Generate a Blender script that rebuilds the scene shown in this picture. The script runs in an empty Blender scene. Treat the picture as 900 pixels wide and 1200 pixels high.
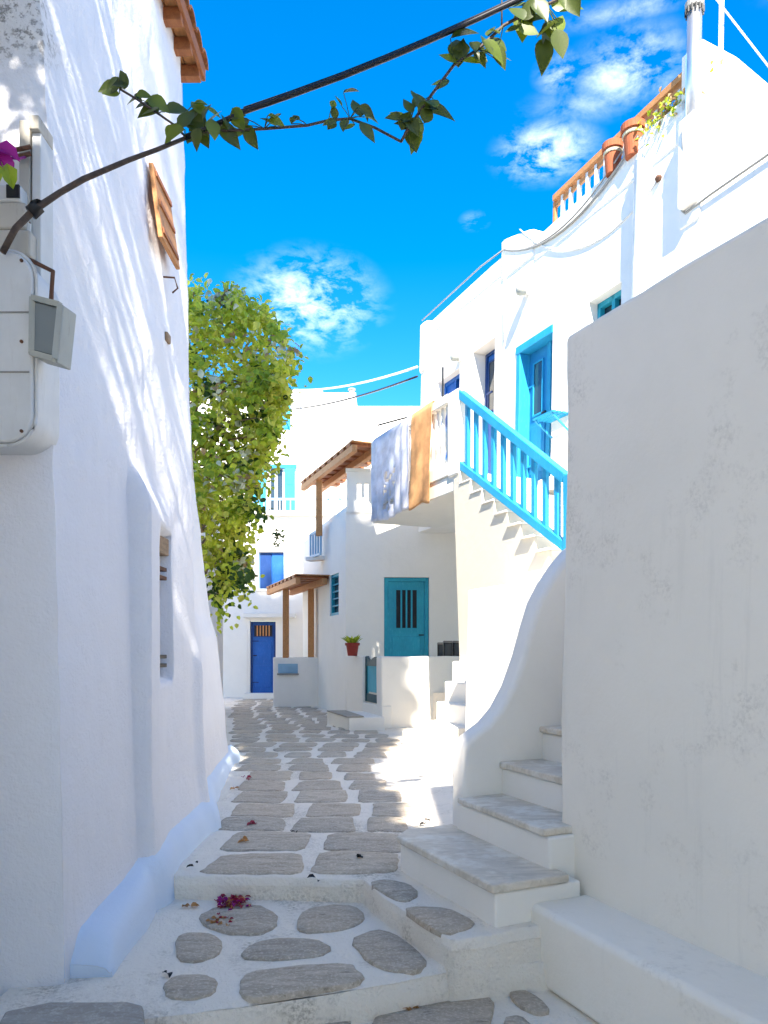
import bpy, bmesh, math, random
from mathutils import Vector, noise as mnoise

random.seed(7)
R = math.radians
scene = bpy.context.scene
COL = scene.collection

# ------------------------------------------------------------------ camera
FPX, HOR, EYE = 880.0, 760.0, 1.6          # focal length in photo pixels, horizon row, eye height
cam_d = bpy.data.cameras.new('camera')
cam_d.sensor_fit = 'VERTICAL'
cam_d.sensor_height = 36.0
cam_d.lens = FPX / 1200 * 36
cam_d.shift_y = (HOR - 600) / 1200
cam_d.clip_start = 0.05
cam_d.clip_end = 2000
cam = bpy.data.objects.new('camera', cam_d)
COL.objects.link(cam)
cam.location = (0, 0, EYE)
cam.rotation_euler = (R(90), 0, 0)
scene.camera = cam

# ------------------------------------------------------------------ sun, sky, exposure
SUN = Vector((0.075, -0.695, 0.71)).normalized()     # towards the sun: high, behind the camera
EXPO = 1.88
sun_d = bpy.data.lights.new('sun', 'SUN')
sun_d.energy = 5.0
sun_d.angle = R(0.55)
sun_d.color = (1.0, 0.92, 0.80)
sun_o = bpy.data.objects.new('sun', sun_d)
COL.objects.link(sun_o)
sun_o.location = (2, -8, 20)
sun_o.rotation_euler = SUN.to_track_quat('Z', 'Y').to_euler()


def px_dir(u, v):
    return Vector(((u - 450) / FPX, 1.0, (HOR - v) / FPX)).normalized()


world = bpy.data.worlds.new('World')
scene.world = world
world.use_nodes = True
wt = world.node_tree
wt.nodes.clear()


class NT:
    """small node helper"""
    def __init__(self, tree):
        self.t = tree

    def n(self, kind, **kw):
        nd = self.t.nodes.new(kind)
        for k, v in kw.items():
            setattr(nd, k, v)
        return nd

    def put(self, sock, val):
        if isinstance(val, bpy.types.NodeSocket):
            self.t.links.new(val, sock)
        elif val is not None:
            sock.default_value = val

    def math(self, op, a, b=None, c=None, clamp=False):
        nd = self.n('ShaderNodeMath', operation=op, use_clamp=clamp)
        for i, x in enumerate((a, b, c)):
            if x is not None:
                self.put(nd.inputs[i], x)
        return nd.outputs[0]

    def vmath(self, op, a, b=None):
        nd = self.n('ShaderNodeVectorMath', operation=op)
        self.put(nd.inputs[0], a)
        if b is not None:
            self.put(nd.inputs[1], b)
        return nd

    def mix(self, fac, a, b, mode='MIX'):
        nd = self.n('ShaderNodeMix', data_type='RGBA', blend_type=mode)
        self.put(nd.inputs[0], fac)
        self.put(nd.inputs[6], a)
        self.put(nd.inputs[7], b)
        return nd.outputs[2]

    def noise(self, vec, scale, detail=4, rough=0.55, dist=0.0):
        nd = self.n('ShaderNodeTexNoise')
        if vec is not None:
            self.put(nd.inputs['Vector'], vec)
        nd.inputs['Scale'].default_value = scale
        nd.inputs['Detail'].default_value = detail
        nd.inputs['Roughness'].default_value = rough
        nd.inputs['Distortion'].default_value = dist
        return nd.outputs['Fac']

    def rng(self, val, a, b, c=0.0, d=1.0, smooth=False):
        nd = self.n('ShaderNodeMapRange', interpolation_type='SMOOTHSTEP' if smooth else 'LINEAR')
        self.put(nd.inputs[0], val)
        for i, x in enumerate((a, b, c, d)):
            nd.inputs[1 + i].default_value = x
        return nd.outputs[0]

    def mapping(self, vec, scale):
        nd = self.n('ShaderNodeVectorMath', operation='MULTIPLY')
        self.put(nd.inputs[0], vec)
        nd.inputs[1].default_value = scale
        return nd.outputs[0]


W = NT(wt)
sky = W.n('ShaderNodeTexSky', sky_type='NISHITA')
sky.sun_disc = False
sky.sun_elevation = math.asin(SUN.z)
sky.sun_rotation = math.atan2(SUN.x, SUN.y)
sky.altitude = 0
sky.air_density = 1.0
sky.dust_density = 0.15
sky.ozone_density = 2.0
hs = W.n('ShaderNodeHueSaturation')
hs.inputs['Hue'].default_value = 0.502
hs.inputs['Saturation'].default_value = 1.5
hs.inputs['Value'].default_value = 1.0
W.put(hs.inputs['Color'], sky.outputs[0])
tc = W.n('ShaderNodeTexCoord')
dirv = tc.outputs['Generated']
wisp = W.noise(W.mapping(dirv, (9, 9, 17)), 2.2, 9, 0.64, 0.25)
cl = None
for (u, v, wx, wz, amp) in [(362, 356, 72, 44, .95), (640, 178, 46, 22, .85), (738, 80, 50, 26, .62), (657, 86, 22, 14, .6),
                            (556, 259, 14, 8, .3), (735, 12, 60, 8, .3), (690, 120, 60, 14, .25),
                            (-300, 200, 120, 60, .8), (1300, 150, 160, 70, .8), (1100, -200, 120, 60, .7), (-100, -300, 140, 60, .7)]:
    c = px_dir(u, v)
    df = W.vmath('SUBTRACT', dirv, tuple(c)).outputs[0]
    sc_ = W.mapping(df, (FPX / wx, FPX / wx, FPX / wz))
    ln = W.vmath('LENGTH', sc_).outputs['Value']
    m = W.math('MULTIPLY', W.rng(ln, 0.0, 1.35, 1.0, 0.0, True), amp)
    cl = m if cl is None else W.math('MAXIMUM', cl, m)
cm = W.math('MULTIPLY', cl, W.rng(wisp, 0.44, 0.74, 0.0, 1.0), clamp=True)
skyc = W.mix(cm, hs.outputs[0], (7.0, 7.4, 7.8, 1))
bg = W.n('ShaderNodeBackground')
bg.inputs['Strength'].default_value = 0.104
W.put(bg.inputs['Color'], skyc)
wo = W.n('ShaderNodeOutputWorld')
W.put(wo.inputs[0], bg.outputs[0])

scene.view_settings.view_transform = 'Standard'
scene.view_settings.look = 'None'
scene.view_settings.gamma = 1.0
scene.view_settings.use_curve_mapping = False
scene.view_settings.exposure = EXPO
scene.render.engine = 'CYCLES'
scene.cycles.max_bounces = 10
scene.cycles.diffuse_bounces = 7

# ------------------------------------------------------------------ materials
MATS = {}


def material(name):
    m = bpy.data.materials.new(name)
    m.use_nodes = True
    t = NT(m.node_tree)
    b = m.node_tree.nodes['Principled BSDF']
    MATS[name] = m
    pos = t.n('ShaderNodeNewGeometry').outputs['Position']
    return m, t, b, pos


def bump(t, b, h, strength, dist=0.02):
    nd = t.n('ShaderNodeBump')
    nd.inputs['Strength'].default_value = strength
    nd.inputs['Distance'].default_value = dist
    t.put(nd.inputs['Height'], h)
    t.put(b.inputs['Normal'], nd.outputs[0])


def plaster(name, col, stain=0.25, rough_bump=0.5, fine=1.0, stain_col=(.42, .38, .32, 1), streak=0.0, dist=.02, worn=False, lo=.60):
    m, t, b, pos = material(name)
    big = t.noise(pos, 0.9, 3, .5)
    mid = t.noise(pos, 6, 5, .6)
    fin = t.noise(pos, 55, 4, .65)
    base = t.mix(t.rng(big, .3, .7), col + (1,), tuple(c * .94 for c in col) + (1,))
    base = t.mix(t.math('MULTIPLY', t.rng(mid, .45, .75), .12), base, tuple(c * .8 for c in col) + (1,))
    # worn, dirty spots with shapes of their own
    spot = t.math('MULTIPLY', t.rng(t.noise(pos, 2.2, 8, .72), lo, lo + .14), t.rng(fin, .42, .62))
    base = t.mix(t.math('MULTIPLY', spot, stain), base, stain_col)
    if streak:
        sv = t.mapping(pos, (7, 7, .5))
        st = t.math('MULTIPLY', t.rng(t.noise(sv, 1.6, 6, .7), .55, .78), t.rng(t.noise(pos, 1.1, 3), .45, .65))
        base = t.mix(t.math('MULTIPLY', st, streak), base, (.45, .43, .40, 1))
    if worn:                                   # bare, pitted render high up on the near corner and rain streaks below it
        sx = t.n('ShaderNodeSeparateXYZ')
        t.put(sx.inputs[0], pos)
        edge_n = t.noise(pos, 3, 5, .6)
        zz = t.math('ADD', sx.outputs[2], t.math('MULTIPLY', edge_n, .5))
        yy = t.math('ADD', sx.outputs[1], t.math('MULTIPLY', edge_n, .5))
        msk = t.math('MULTIPLY', t.rng(zz, 4.3, 4.55, smooth=True), t.rng(yy, 3.52, 3.66, 1.0, 0.0, True))
        pits = t.rng(t.noise(pos, 34, 5, .7), .50, .60)
        base = t.mix(t.math('MULTIPLY', msk, .5), base, (.60, .56, .50, 1))
        base = t.mix(t.math('MULTIPLY', t.math('MULTIPLY', msk, pits), .75), base, (.12, .11, .10, 1))
        top = t.math('MULTIPLY', t.rng(zz, 4.5, 6.0, smooth=True), t.rng(yy, 4.3, 4.9, 1.0, 0.0, True))
        crk = t.rng(t.noise(t.mapping(pos, (14, 14, 1.3)), 1.5, 7, .72, .6), .57, .66)
        base = t.mix(t.math('MULTIPLY', t.math('MULTIPLY', top, crk), .55), base, (.25, .24, .24, 1))
    t.put(b.inputs['Base Color'], base)
    b.inputs['Roughness'].default_value = .9
    b.inputs['Specular IOR Level'].default_value = .15
    h = t.math('ADD', t.math('MULTIPLY', mid, .8), t.math('MULTIPLY', fin, .22 * fine))
    bump(t, b, h, rough_bump, dist)
    return m


plaster('white', (.86, .825, .765), .18, .35, streak=.12)
plaster('white_clean', (.87, .835, .775), .06, .22)
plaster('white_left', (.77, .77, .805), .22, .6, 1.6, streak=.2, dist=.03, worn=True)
plaster('white_rough', (.66, .65, .63), .9, 1.0, 2.6, (.10, .09, .08, 1), streak=.3, dist=.04)
plaster('white_warm', (.82, .79, .72), .15, .3)
plaster('white_wall', (.88, .825, .735), .5, .35, 1.0, streak=.3, dist=.018, lo=.55)
plaster('grout', (.87, .80, .70), .8, .9, 2.0, (.33, .28, .21, 1), streak=.25, dist=.03, lo=.50)
plaster('apron', (.80, .79, .76), .45, .6, 1.2, (.33, .29, .22, 1))
plaster('kerb_blue', (.62, .72, .86), .35, .35, 1.0, (.50, .47, .42, 1))
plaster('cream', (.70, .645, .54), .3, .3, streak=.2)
plaster('earth', (.55, .52, .47), .5, .5)


def stone_mat(name, c1, c2, vein=.4, scale=1.0):
    m, t, b, pos = material(name)
    rnd = t.n('ShaderNodeObjectInfo').outputs['Random']
    off = t.vmath('ADD', pos, t.vmath('MULTIPLY', t.n('ShaderNodeCombineXYZ').outputs[0], (0, 0, 0)).outputs[0]).outputs[0]
    layered = t.noise(t.mapping(off, (5 * scale, 16 * scale, 8)), 1.0, 8, .68, 1.2)
    fin = t.noise(pos, 60, 5, .7)
    c = t.mix(t.rng(layered, .36, .64), c1 + (1,), c2 + (1,))
    c = t.mix(t.math('MULTIPLY', rnd, .6), c, (.46, .365, .27, 1))
    rnd2 = t.math('FRACT', t.math('MULTIPLY', rnd, 7.31))
    c = t.mix(t.math('MULTIPLY', rnd2, .5), c, t.mix(t.rng(layered, .3, .7), (.22, .205, .18, 1), (.34, .32, .29, 1)))
    c = t.mix(t.math('MULTIPLY', t.rng(fin, .5, .75), .5), c, tuple(x * 1.6 for x in c2) + (1,))
    # lime wash rubbed over the stone
    lime = t.math('MULTIPLY', t.rng(t.noise(pos, 7, 7, .7), .56, .72), t.rng(fin, .35, .6))
    c = t.mix(t.math('MULTIPLY', lime, .6), c, (.72, .68, .60, 1))
    dark = t.rng(t.noise(t.mapping(pos, (4, 14, 6)), 2.0, 7, .75), .58, .68)
    c = t.mix(t.math('MULTIPLY', dark, vein), c, (.05, .045, .038, 1))
    t.put(b.inputs['Base Color'], c)
    b.inputs['Roughness'].default_value = .75
    b.inputs['Specular IOR Level'].default_value = .3
    bump(t, b, t.math('ADD', t.math('MULTIPLY', layered, 1.0), t.math('MULTIPLY', fin, .35)), .8, .012)
    return m


stone_mat('paving_stone', (.33, .28, .215), (.62, .54, .44), .65)
stone_mat('slab_stone', (.27, .255, .23), (.38, .365, .34), .15)


def marble_mat():
    m, t, b, pos = material('marble')
    n1 = t.noise(t.mapping(pos, (3, 9, 5)), 1.5, 7, .65, 1.5)
    c = t.mix(t.rng(n1, .35, .7), (.72, .64, .53, 1), (.50, .44, .355, 1))
    sp = t.rng(t.noise(pos, 40, 5, .7), .58, .7)
    c = t.mix(t.math('MULTIPLY', sp, .4), c, (.26, .23, .19, 1))
    lim = t.rng(t.noise(pos, 5, 6, .7), .5, .62)
    c = t.mix(t.math('MULTIPLY', lim, .7), c, (.80, .76, .68, 1))
    t.put(b.inputs['Base Color'], c)
    b.inputs['Roughness'].default_value = .6
    bump(t, b, n1, .4, .006)


marble_mat()


def paint(name, col, rough=.45, wear=.25, wear_col=None):
    m, t, b, pos = material(name)
    n1 = t.noise(pos, 3, 4, .6)
    n2 = t.noise(t.mapping(pos, (30, 30, 6)), 1.5, 6, .7)
    c = t.mix(t.rng(n1, .3, .7), col + (1,), tuple(x * .8 for x in col) + (1,))
    wc = wear_col or tuple(min(.8, x * 1.3 + .10) for x in col)
    c = t.mix(t.math('MULTIPLY', t.rng(n2, .55, .72), wear), c, wc + (1,))
    t.put(b.inputs['Base Color'], c)
    b.inputs['Roughness'].default_value = rough
    b.inputs['Specular IOR Level'].default_value = .35
    bump(t, b, n2, .25, .004)
    return m


paint('sky_blue', (.02, .33, .58), .5, .35)
paint('door_blue', (.02, .25, .52))
paint('teal', (.02, .35, .49), .5, .35)
paint('teal_dark', (.01, .07, .09))
paint('royal', (.012, .12, .46), .5, .35)
paint('royal_dark', (.008, .05, .20))
paint('shutter_cyan', (.03, .36, .66))
paint('pale_blue', (.26, .46, .64), wear=.1)
paint('white_paint', (.78, .78, .77), .5, .2, (.6, .58, .54))
paint('grey_white', (.66, .67, .67), .5, .3, (.45, .43, .40))
paint('beige_box', (.52, .49, .43), .7, .6, (.25, .20, .15))
paint('lamp_frame', (.40, .41, .37), .5, .4, (.25, .22, .18))
paint('black', (.012, .012, .014), .5, .2, (.05, .05, .05))
paint('black_pvc', (.012, .011, .016), .4, .0)
MATS['black_pvc'].node_tree.nodes['Bump'].inputs['Strength'].default_value = 0.0
paint('cable_grey', (.32, .31, .29), .6, .2)
paint('rust', (.13, .06, .035), .8, .5, (.22, .12, .07))
paint('terracotta', (.40, .11, .045), .8, .4, (.50, .28, .18))
paint('pot_red', (.28, .03, .02), .6, .2)
paint('tile_clay', (.42, .17, .07), .85, .5, (.50, .33, .20))


def wood_mat(name, c1, c2):
    m, t, b, pos = material(name)
    g = t.noise(t.mapping(pos, (22, 6, 22)), 1.5, 7, .65, .8)
    c = t.mix(t.rng(g, .3, .7), c1 + (1,), c2 + (1,))
    t.put(b.inputs['Base Color'], c)
    b.inputs['Roughness'].default_value = .65
    bump(t, b, g, .4, .006)


wood_mat('wood', (.22, .07, .022), (.38, .14, .045))
wood_mat('wood_light', (.40, .165, .05), (.56, .27, .10))
wood_mat('bark_dark', (.035, .022, .016), (.09, .06, .045))
wood_mat('wood_old', (.16, .10, .055), (.30, .20, .12))


def leaf_mat(name, col, trans, amount=.5, rough=.5):
    m, t, b, pos = material(name)
    rn = t.noise(pos, 6, 3, .6)
    c = t.mix(t.rng(rn, .3, .7), tuple(x * .7 for x in col) + (1,), tuple(x * 1.25 for x in col) + (1,))
    t.put(b.inputs['Base Color'], c)
    b.inputs['Roughness'].default_value = rough
    b.inputs['Specular IOR Level'].default_value = .4
    tr = t.n('ShaderNodeBsdfTranslucent')
    tr.inputs['Color'].default_value = trans + (1,)
    mx = t.n('ShaderNodeMixShader')
    mx.inputs[0].default_value = amount
    t.put(mx.inputs[1], b.outputs[0])
    t.put(mx.inputs[2], tr.outputs[0])
    t.put(m.node_tree.nodes['Material Output'].inputs[0], mx.outputs[0])


leaf_mat('leaf_bright', (.50, .56, .05), (.66, .70, .06), .42)
leaf_mat('leaf_mid', (.25, .34, .03), (.36, .48, .03), .42)
leaf_mat('leaf_dark', (.04, .085, .018), (.08, .15, .015), .35)
leaf_mat('leaf_yellow', (.58, .58, .10), (.65, .62, .10), .45)
leaf_mat('leaf_dry', (.36, .24, .12), (.40, .25, .12), .4)
leaf_mat('leaf_pale', (.66, .66, .50), (.6, .6, .42), .4)
leaf_mat('leaf_vine', (.06, .085, .015), (.10, .13, .01), .22, .4)
leaf_mat('leaf_vine_pale', (.11, .15, .02), (.20, .27, .015), .35, .4)
leaf_mat('petal_purple', (.30, .01, .22), (.4, .02, .3), .4)
leaf_mat('petal_red', (.30, .02, .05), (.35, .02, .06), .3)
leaf_mat('petal_tan', (.50, .26, .09), (.4, .2, .08), .3)
leaf_mat('lace', (.82, .83, .90), (.8, .81, .9), .45, .9)
leaf_mat('orange_cloth', (.82, .49, .22), (.7, .36, .14), .4, .9)


def glass_mat():
    m, t, b, pos = material('glass')
    b.inputs['Base Color'].default_value = (.03, .045, .06, 1)
    b.inputs['Roughness'].default_value = .08
    b.inputs['Specular IOR Level'].default_value = .8
    m, t, b, pos = material('lamp_glass')
    b.inputs['Base Color'].default_value = (.20, .23, .24, 1)
    b.inputs['Roughness'].default_value = .25
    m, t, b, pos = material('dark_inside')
    t.put(b.inputs['Base Color'], t.mix(t.noise(pos, 3), (.01, .012, .015, 1), (.03, .03, .035, 1)))  # near-black colour stands for unlit interiors
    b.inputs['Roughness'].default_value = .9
    m, t, b, pos = material('metal')
    b.inputs['Metallic'].default_value = .9
    t.put(b.inputs['Base Color'], t.mix(t.noise(pos, 9), (.55, .56, .58, 1), (.75, .76, .78, 1)))
    b.inputs['Roughness'].default_value = .38


glass_mat()

# ------------------------------------------------------------------ mesh helpers
ORG = {}


def ident(x, y, z):
    return (x, y, z)


class MB:
    def __init__(self):
        self.v, self.f, self.mi = [], [], []

    def add(self, vs, fs, mi=0):
        o = len(self.v)
        self.v += [tuple(p) for p in vs]
        self.f += [tuple(i + o for i in f) for f in fs]
        self.mi += [mi] * len(fs)
        return self

    def box(self, a, b, xf=ident, mi=0):
        x0, y0, z0 = a
        x1, y1, z1 = b
        vs = [xf(x, y, z) for z in (z0, z1) for (x, y) in ((x0, y0), (x1, y0), (x1, y1), (x0, y1))]
        return self.add(vs, [(3, 2, 1, 0), (4, 5, 6, 7), (0, 1, 5, 4), (1, 2, 6, 5), (2, 3, 7, 6), (3, 0, 4, 7)], mi)

    def prism(self, poly, h0, h1, xf=ident, mi=0):
        """poly in (p,q), extruded along r: xf(p,q,r)"""
        n = len(poly)
        vs = [xf(p, q, h0) for p, q in poly] + [xf(p, q, h1) for p, q in poly]
        fs = [tuple(range(n))[::-1], tuple(range(n, 2 * n))]
        fs += [(i, (i + 1) % n, n + (i + 1) % n, n + i) for i in range(n)]
        return self.add(vs, fs, mi)

    def tube(self, pts, r, n=8, mi=0, cap=True):
        pts = [Vector(p) for p in pts]
        rs = r if isinstance(r, (list, tuple)) else [r] * len(pts)
        rings = []
        up = Vector((0, 0, 1))
        for i, p in enumerate(pts):
            t = (pts[min(i + 1, len(pts) - 1)] - pts[max(i - 1, 0)]).normalized()
            ref = up if abs(t.dot(up)) < .95 else Vector((1, 0, 0))
            s = t.cross(ref).normalized()
            w = s.cross(t).normalized()
            rings.append([p + (s * math.cos(2 * math.pi * k / n) + w * math.sin(2 * math.pi * k / n)) * rs[i] for k in range(n)])
        vs = [q for ring in rings for q in ring]
        fs = []
        for i in range(len(pts) - 1):
            for k in range(n):
                k2 = (k + 1) % n
                fs.append((i * n + k, i * n + k2, (i + 1) * n + k2, (i + 1) * n + k))
        if cap:
            fs.append(tuple(range(n))[::-1])
            fs.append(tuple((len(pts) - 1) * n + k for k in range(n)))
        return self.add(vs, fs, mi)

    def bar(self, p, q, w, h=None, mi=0):
        """square bar from p to q, w wide (horizontally), h high"""
        h = h or w
        p, q = Vector(p), Vector(q)
        t = (q - p).normalized()
        ref = Vector((0, 0, 1)) if abs(t.z) < .95 else Vector((-.4, .9165, 0))
        s = t.cross(ref).normalized() * (w / 2)
        u = s.normalized().cross(t).normalized() * (h / 2)
        vs = [c + a * s + b * u for c in (p, q) for a, b in ((-1, -1), (1, -1), (1, 1), (-1, 1))]
        return self.add(vs, [(0, 1, 2, 3), (7, 6, 5, 4), (0, 4, 5, 1), (1, 5, 6, 2), (2, 6, 7, 3), (3, 7, 4, 0)], mi)

    def lathe(self, prof, c, n=20, mi=0, tilt=None):
        """prof: (r,z) list"""
        vs, fs = [], []
        for r, z in prof:
            for k in range(n):
                a = 2 * math.pi * k / n
                vs.append((c[0] + r * math.cos(a), c[1] + r * math.sin(a), c[2] + z))
        for i in range(len(prof) - 1):
            for k in range(n):
                k2 = (k + 1) % n
                fs.append((i * n + k, i * n + k2, (i + 1) * n + k2, (i + 1) * n + k))
        fs.append(tuple(range(n))[::-1])
        fs.append(tuple((len(prof) - 1) * n + k for k in range(n)))
        return self.add(vs, fs, mi)

    def grid(self, nx, ny, fn, mi=0):
        vs = [fn(i, j) for j in range(ny) for i in range(nx)]
        fs = [(j * nx + i, j * nx + i + 1, (j + 1) * nx + i + 1, (j + 1) * nx + i) for j in range(ny - 1) for i in range(nx - 1)]
        return self.add(vs, fs, mi)

    def build(self, name, mat, parent=None, bevel=0.0, seg=2, smooth=False, fix=True, sub=0, wob=0.0):
        me = bpy.data.meshes.new(name)
        if parent is not None:
            org = ORG[parent]
        else:
            xs, ys, zs = zip(*self.v)
            org = Vector(((min(xs) + max(xs)) / 2, (min(ys) + max(ys)) / 2, min(zs)))
        me.from_pydata([Vector(p) - org for p in self.v], [], self.f)
        mats = mat if isinstance(mat, (list, tuple)) else [mat]
        for m in mats:
            me.materials.append(MATS[m])
        if len(mats) > 1:
            me.polygons.foreach_set('material_index', self.mi)
        if fix or sub:
            bm = bmesh.new()
            bm.from_mesh(me)
            if fix:
                bmesh.ops.recalc_face_normals(bm, faces=bm.faces)
            if sub:
                for _ in range(8):
                    long_ = [e for e in bm.edges if e.calc_length() > sub * 1.5]
                    if not long_ or len(bm.verts) > 60000:
                        break
                    bmesh.ops.subdivide_edges(bm, edges=long_, cuts=1, use_grid_fill=True)
                if wob:
                    bm.normal_update()
                    for v in bm.verts:
                        p = (v.co + org) * 1.0
                        d = mnoise.noise(p * 1.3) * .6 + mnoise.noise(p * 3.7 + Vector((9, 3, 5))) * .3
                        v.co += v.normal * d * wob
            bm.to_mesh(me)
            bm.free()
        if smooth:
            me.polygons.foreach_set('use_smooth', [True] * len(me.polygons))
        ob = bpy.data.objects.new(name, me)
        COL.objects.link(ob)
        if parent is not None:
            ob.parent = parent
        else:
            ob.location = org
        ORG[ob] = org
        if bevel:
            md = ob.modifiers.new('bevel', 'BEVEL')
            md.width = bevel
            md.segments = seg
            md.limit_method = 'ANGLE'
            md.angle_limit = R(40)
            me.polygons.foreach_set('use_smooth', [True] * len(me.polygons))
            md.harden_normals = True
        return ob


def tag(o, label, cat, group=None):
    o['label'] = label
    o['category'] = cat
    if group:
        o['group'] = group
    return o


def thing(name, loc, label, cat, group=None):
    o = bpy.data.objects.new(name, None)
    o.empty_display_size = .1
    COL.objects.link(o)
    o.location = loc
    ORG[o] = Vector(loc)
    return tag(o, label, cat, group)


def struct(o):
    o['kind'] = 'structure'
    return o


def at(u, v, Y):
    """point seen at photo pixel (u,v) at depth Y"""
    return Vector(((u - 450) / FPX * Y, Y, EYE + (HOR - v) / FPX * Y))


def on_z(u, v, z):
    Y = (EYE - z) * FPX / (v - HOR)
    return Vector(((u - 450) / FPX * Y, Y, z))


def nz(x, y, z=0.0, s=1.0):
    return mnoise.noise(Vector((x * s, y * s, z * s)))


def sm(x, a, b):
    t = max(0.0, min(1.0, (x - a) / (b - a)))
    return t * t * (3 - 2 * t)


def lerp_tab(tab, x):
    if x <= tab[0][0]:
        return tab[0][1]
    for (a, b), (c, d) in zip(tab, tab[1:]):
        if x <= c:
            return b + (d - b) * (x - a) / (c - a)
    return tab[-1][1]


# local frame of the right-hand buildings: a runs away along the lane, b runs in to the right
T0 = Vector((.97, 10.5))
DV = Vector((-.4, .9165))
NV = Vector((.9165, .4))


def F(a, b, z):
    p = T0 + DV * a + NV * b
    return (p.x, p.y, z)


def F_hit(u, v, b):
    """a and z on the plane b = const seen at pixel"""
    r = (u - 450) / FPX
    p0 = T0 + NV * b
    a = (p0.x - r * p0.y) / (r * DV.y - DV.x)
    Y = p0.y + a * DV.y
    return a, EYE + (HOR - v) / FPX * Y


# ------------------------------------------------------------------ ground, lane and steps
L1, L2 = .15, .28
XL = [(4.3, -1.05), (6.3, -1.27), (7.85, -1.45), (10.6, -2.15), (14.5, -2.95), (19, -3.7)]
XR = [(4.3, .13), (6.3, .33), (7.0, .16), (7.85, -.08), (8.6, -.05), (9.6, .18), (10.8, .32), (11.6, .1), (12.2, -.25), (14.5, -.95), (16.6, -1.5), (19, -2.4)]


def lane_z(x, y):
    z = L2 + .016 * nz(x, y, 0, .8) + .012 * nz(x, y, 5, 3.1) + .005 * nz(x, y, 2, 9)
    xr = lerp_tab(XR, y)
    z += .10 * sm(x - xr, .05, 1.0) * sm(y, 4.6, 5.4) * (1 - sm(y, 9.6, 10.6))      # white apron rises to the right
    z += .015 * (1 - abs(((y - 4.35) / .55) % 1.0 - .5) * 2) * sm(y, 4.4, 5)          # worn shallow ribs between rows
    return z


g = MB().add([(-150, -150, -.012), (150, -150, -.012), (150, 150, -.012), (-150, 150, -.012)], [(0, 1, 2, 3)])
struct(g.build('ground', 'earth', fix=False))
g = MB()
g.grid(60, 40, lambda i, j: (-3.4 + i * .14, -1.5 + j * .14, .012 * nz(i * .14, j * .14, 0, 1.2) - .003))
ground0 = struct(g.build('lane_landing', 'grout', smooth=True, fix=False))

# middle landing, one step up
front1 = [(-1.6, 2.86), (-1.05, 2.95), (-.6, 3.07), (-.07, 3.25), (.2, 3.37), (.42, 3.46), (1.2, 3.62)]
poly = front1 + [(1.2, 4.5), (-1.6, 4.6)]
g = MB()
nx = 70
g.grid(nx, 50, lambda i, j: (lambda x: (x, lerp_tab(front1, x) + (4.6 - lerp_tab(front1, x)) * j / 49,
       L1 + .010 * nz(x, j * .03, 3, 2.0) + .005 * nz(x, j * .03, 1, 7) - .02 * (1 - sm(j, 0, 2))))(-1.6 + 2.8 * i / (nx - 1)))
g.grid(nx, 6, lambda i, j: (lambda x: (x, lerp_tab(front1, x) - .022 * (1 - (j / 5) ** 3) + .01 * nz(x, j * .1, 9, 3), -.03 + (L1 + .01) * j / 5))(-1.6 + 2.8 * i / (nx - 1)))
lower_step = struct(g.build('lower_lane_step', 'grout', smooth=True, fix=False))

# upper lane level: front edge crosses, then turns towards the camera beside the stair
front2 = [(-1.5, 4.36), (-1.0, 4.34), (-.5, 4.33), (-.12, 4.30), (.0, 3.98), (.16, 3.66), (.30, 3.40), (.46, 3.44), (.66, 3.54), (1.3, 3.7)]
XS = sorted(set([-4.6 + i * .09 for i in range(110)] + [-.12, 0, .3, .46]))
YS = []
g = MB()


def lane_v(i, j, n=230):
    x = XS[i]
    y0 = lerp_tab([(-4.6, 4.36)] + front2, x)
    if j == 0:
        return (x, y0 - .015, L2 - .045)
    y = y0 + (24 - y0) * ((j - 1) / (n - 2)) ** 1.5
    z = lane_z(x, y)
    if j == 1:
        z -= .008
    return (x, y, z)


g.grid(len(XS), 230, lane_v)
g.grid(len(XS), 5, lambda i, j: (lambda x, y0: (x, y0 - .015 - .02 * (1 - j / 4) ** 2 + .012 * nz(x, j * .2, 4, 4), -.02 + (L2 - .025) * j / 4))(XS[i], lerp_tab([(-4.6, 4.36)] + front2, XS[i])))
lane = struct(g.build('lane', 'grout', smooth=True, fix=False))


def stone_mesh(poly, z_at, inset=.82, lift=.008):
    """one paving stone: irregular outline, rounded rim, slightly uneven top"""
    cx = sum(p[0] for p in poly) / len(poly)
    cy = sum(p[1] for p in poly) / len(poly)
    pts = []
    for i in range(len(poly)):                       # round the outline a little
        a, b, c = poly[i - 1], poly[i], poly[(i + 1) % len(poly)]
        pts.append((.2 * a[0] + .8 * b[0], .2 * a[1] + .8 * b[1]))
        pts.append((.2 * c[0] + .8 * b[0], .2 * c[1] + .8 * b[1]))
        mx_, my_ = (b[0] + c[0]) / 2, (b[1] + c[1]) / 2
        jm = 1 + .05 * nz(mx_ * 3, my_ * 3, 8, 5)
        pts.append((cx + (mx_ - cx) * jm, cy + (my_ - cy) * jm))
    n = len(pts)
    m = MB()
    vs = []
    for k, (s, dz) in enumerate(((1.015, -.02), (1.0, lift * .45), (.965, lift), (.55, lift + .004))):
        for (x, y) in pts:
            jx = 1 + .05 * nz(x, y, 3, 11)
            X, Y = cx + (x - cx) * s * jx, cy + (y - cy) * s * jx
            vs.append((X, Y, z_at(X, Y) + dz + (.004 * nz(X, Y, 7, 8) if k > 1 else 0)))
    vs.append((cx, cy, z_at(cx, cy) + lift + .004))
    fs = []
    for k in range(3):
        for i in range(n):
            i2 = (i + 1) % n
            fs.append((k * n + i, k * n + i2, (k + 1) * n + i2, (k + 1) * n + i))
    for i in range(n):
        fs.append((3 * n + i, 3 * n + (i + 1) % n, 4 * n))
    m.add(vs, fs)
    return m


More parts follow.
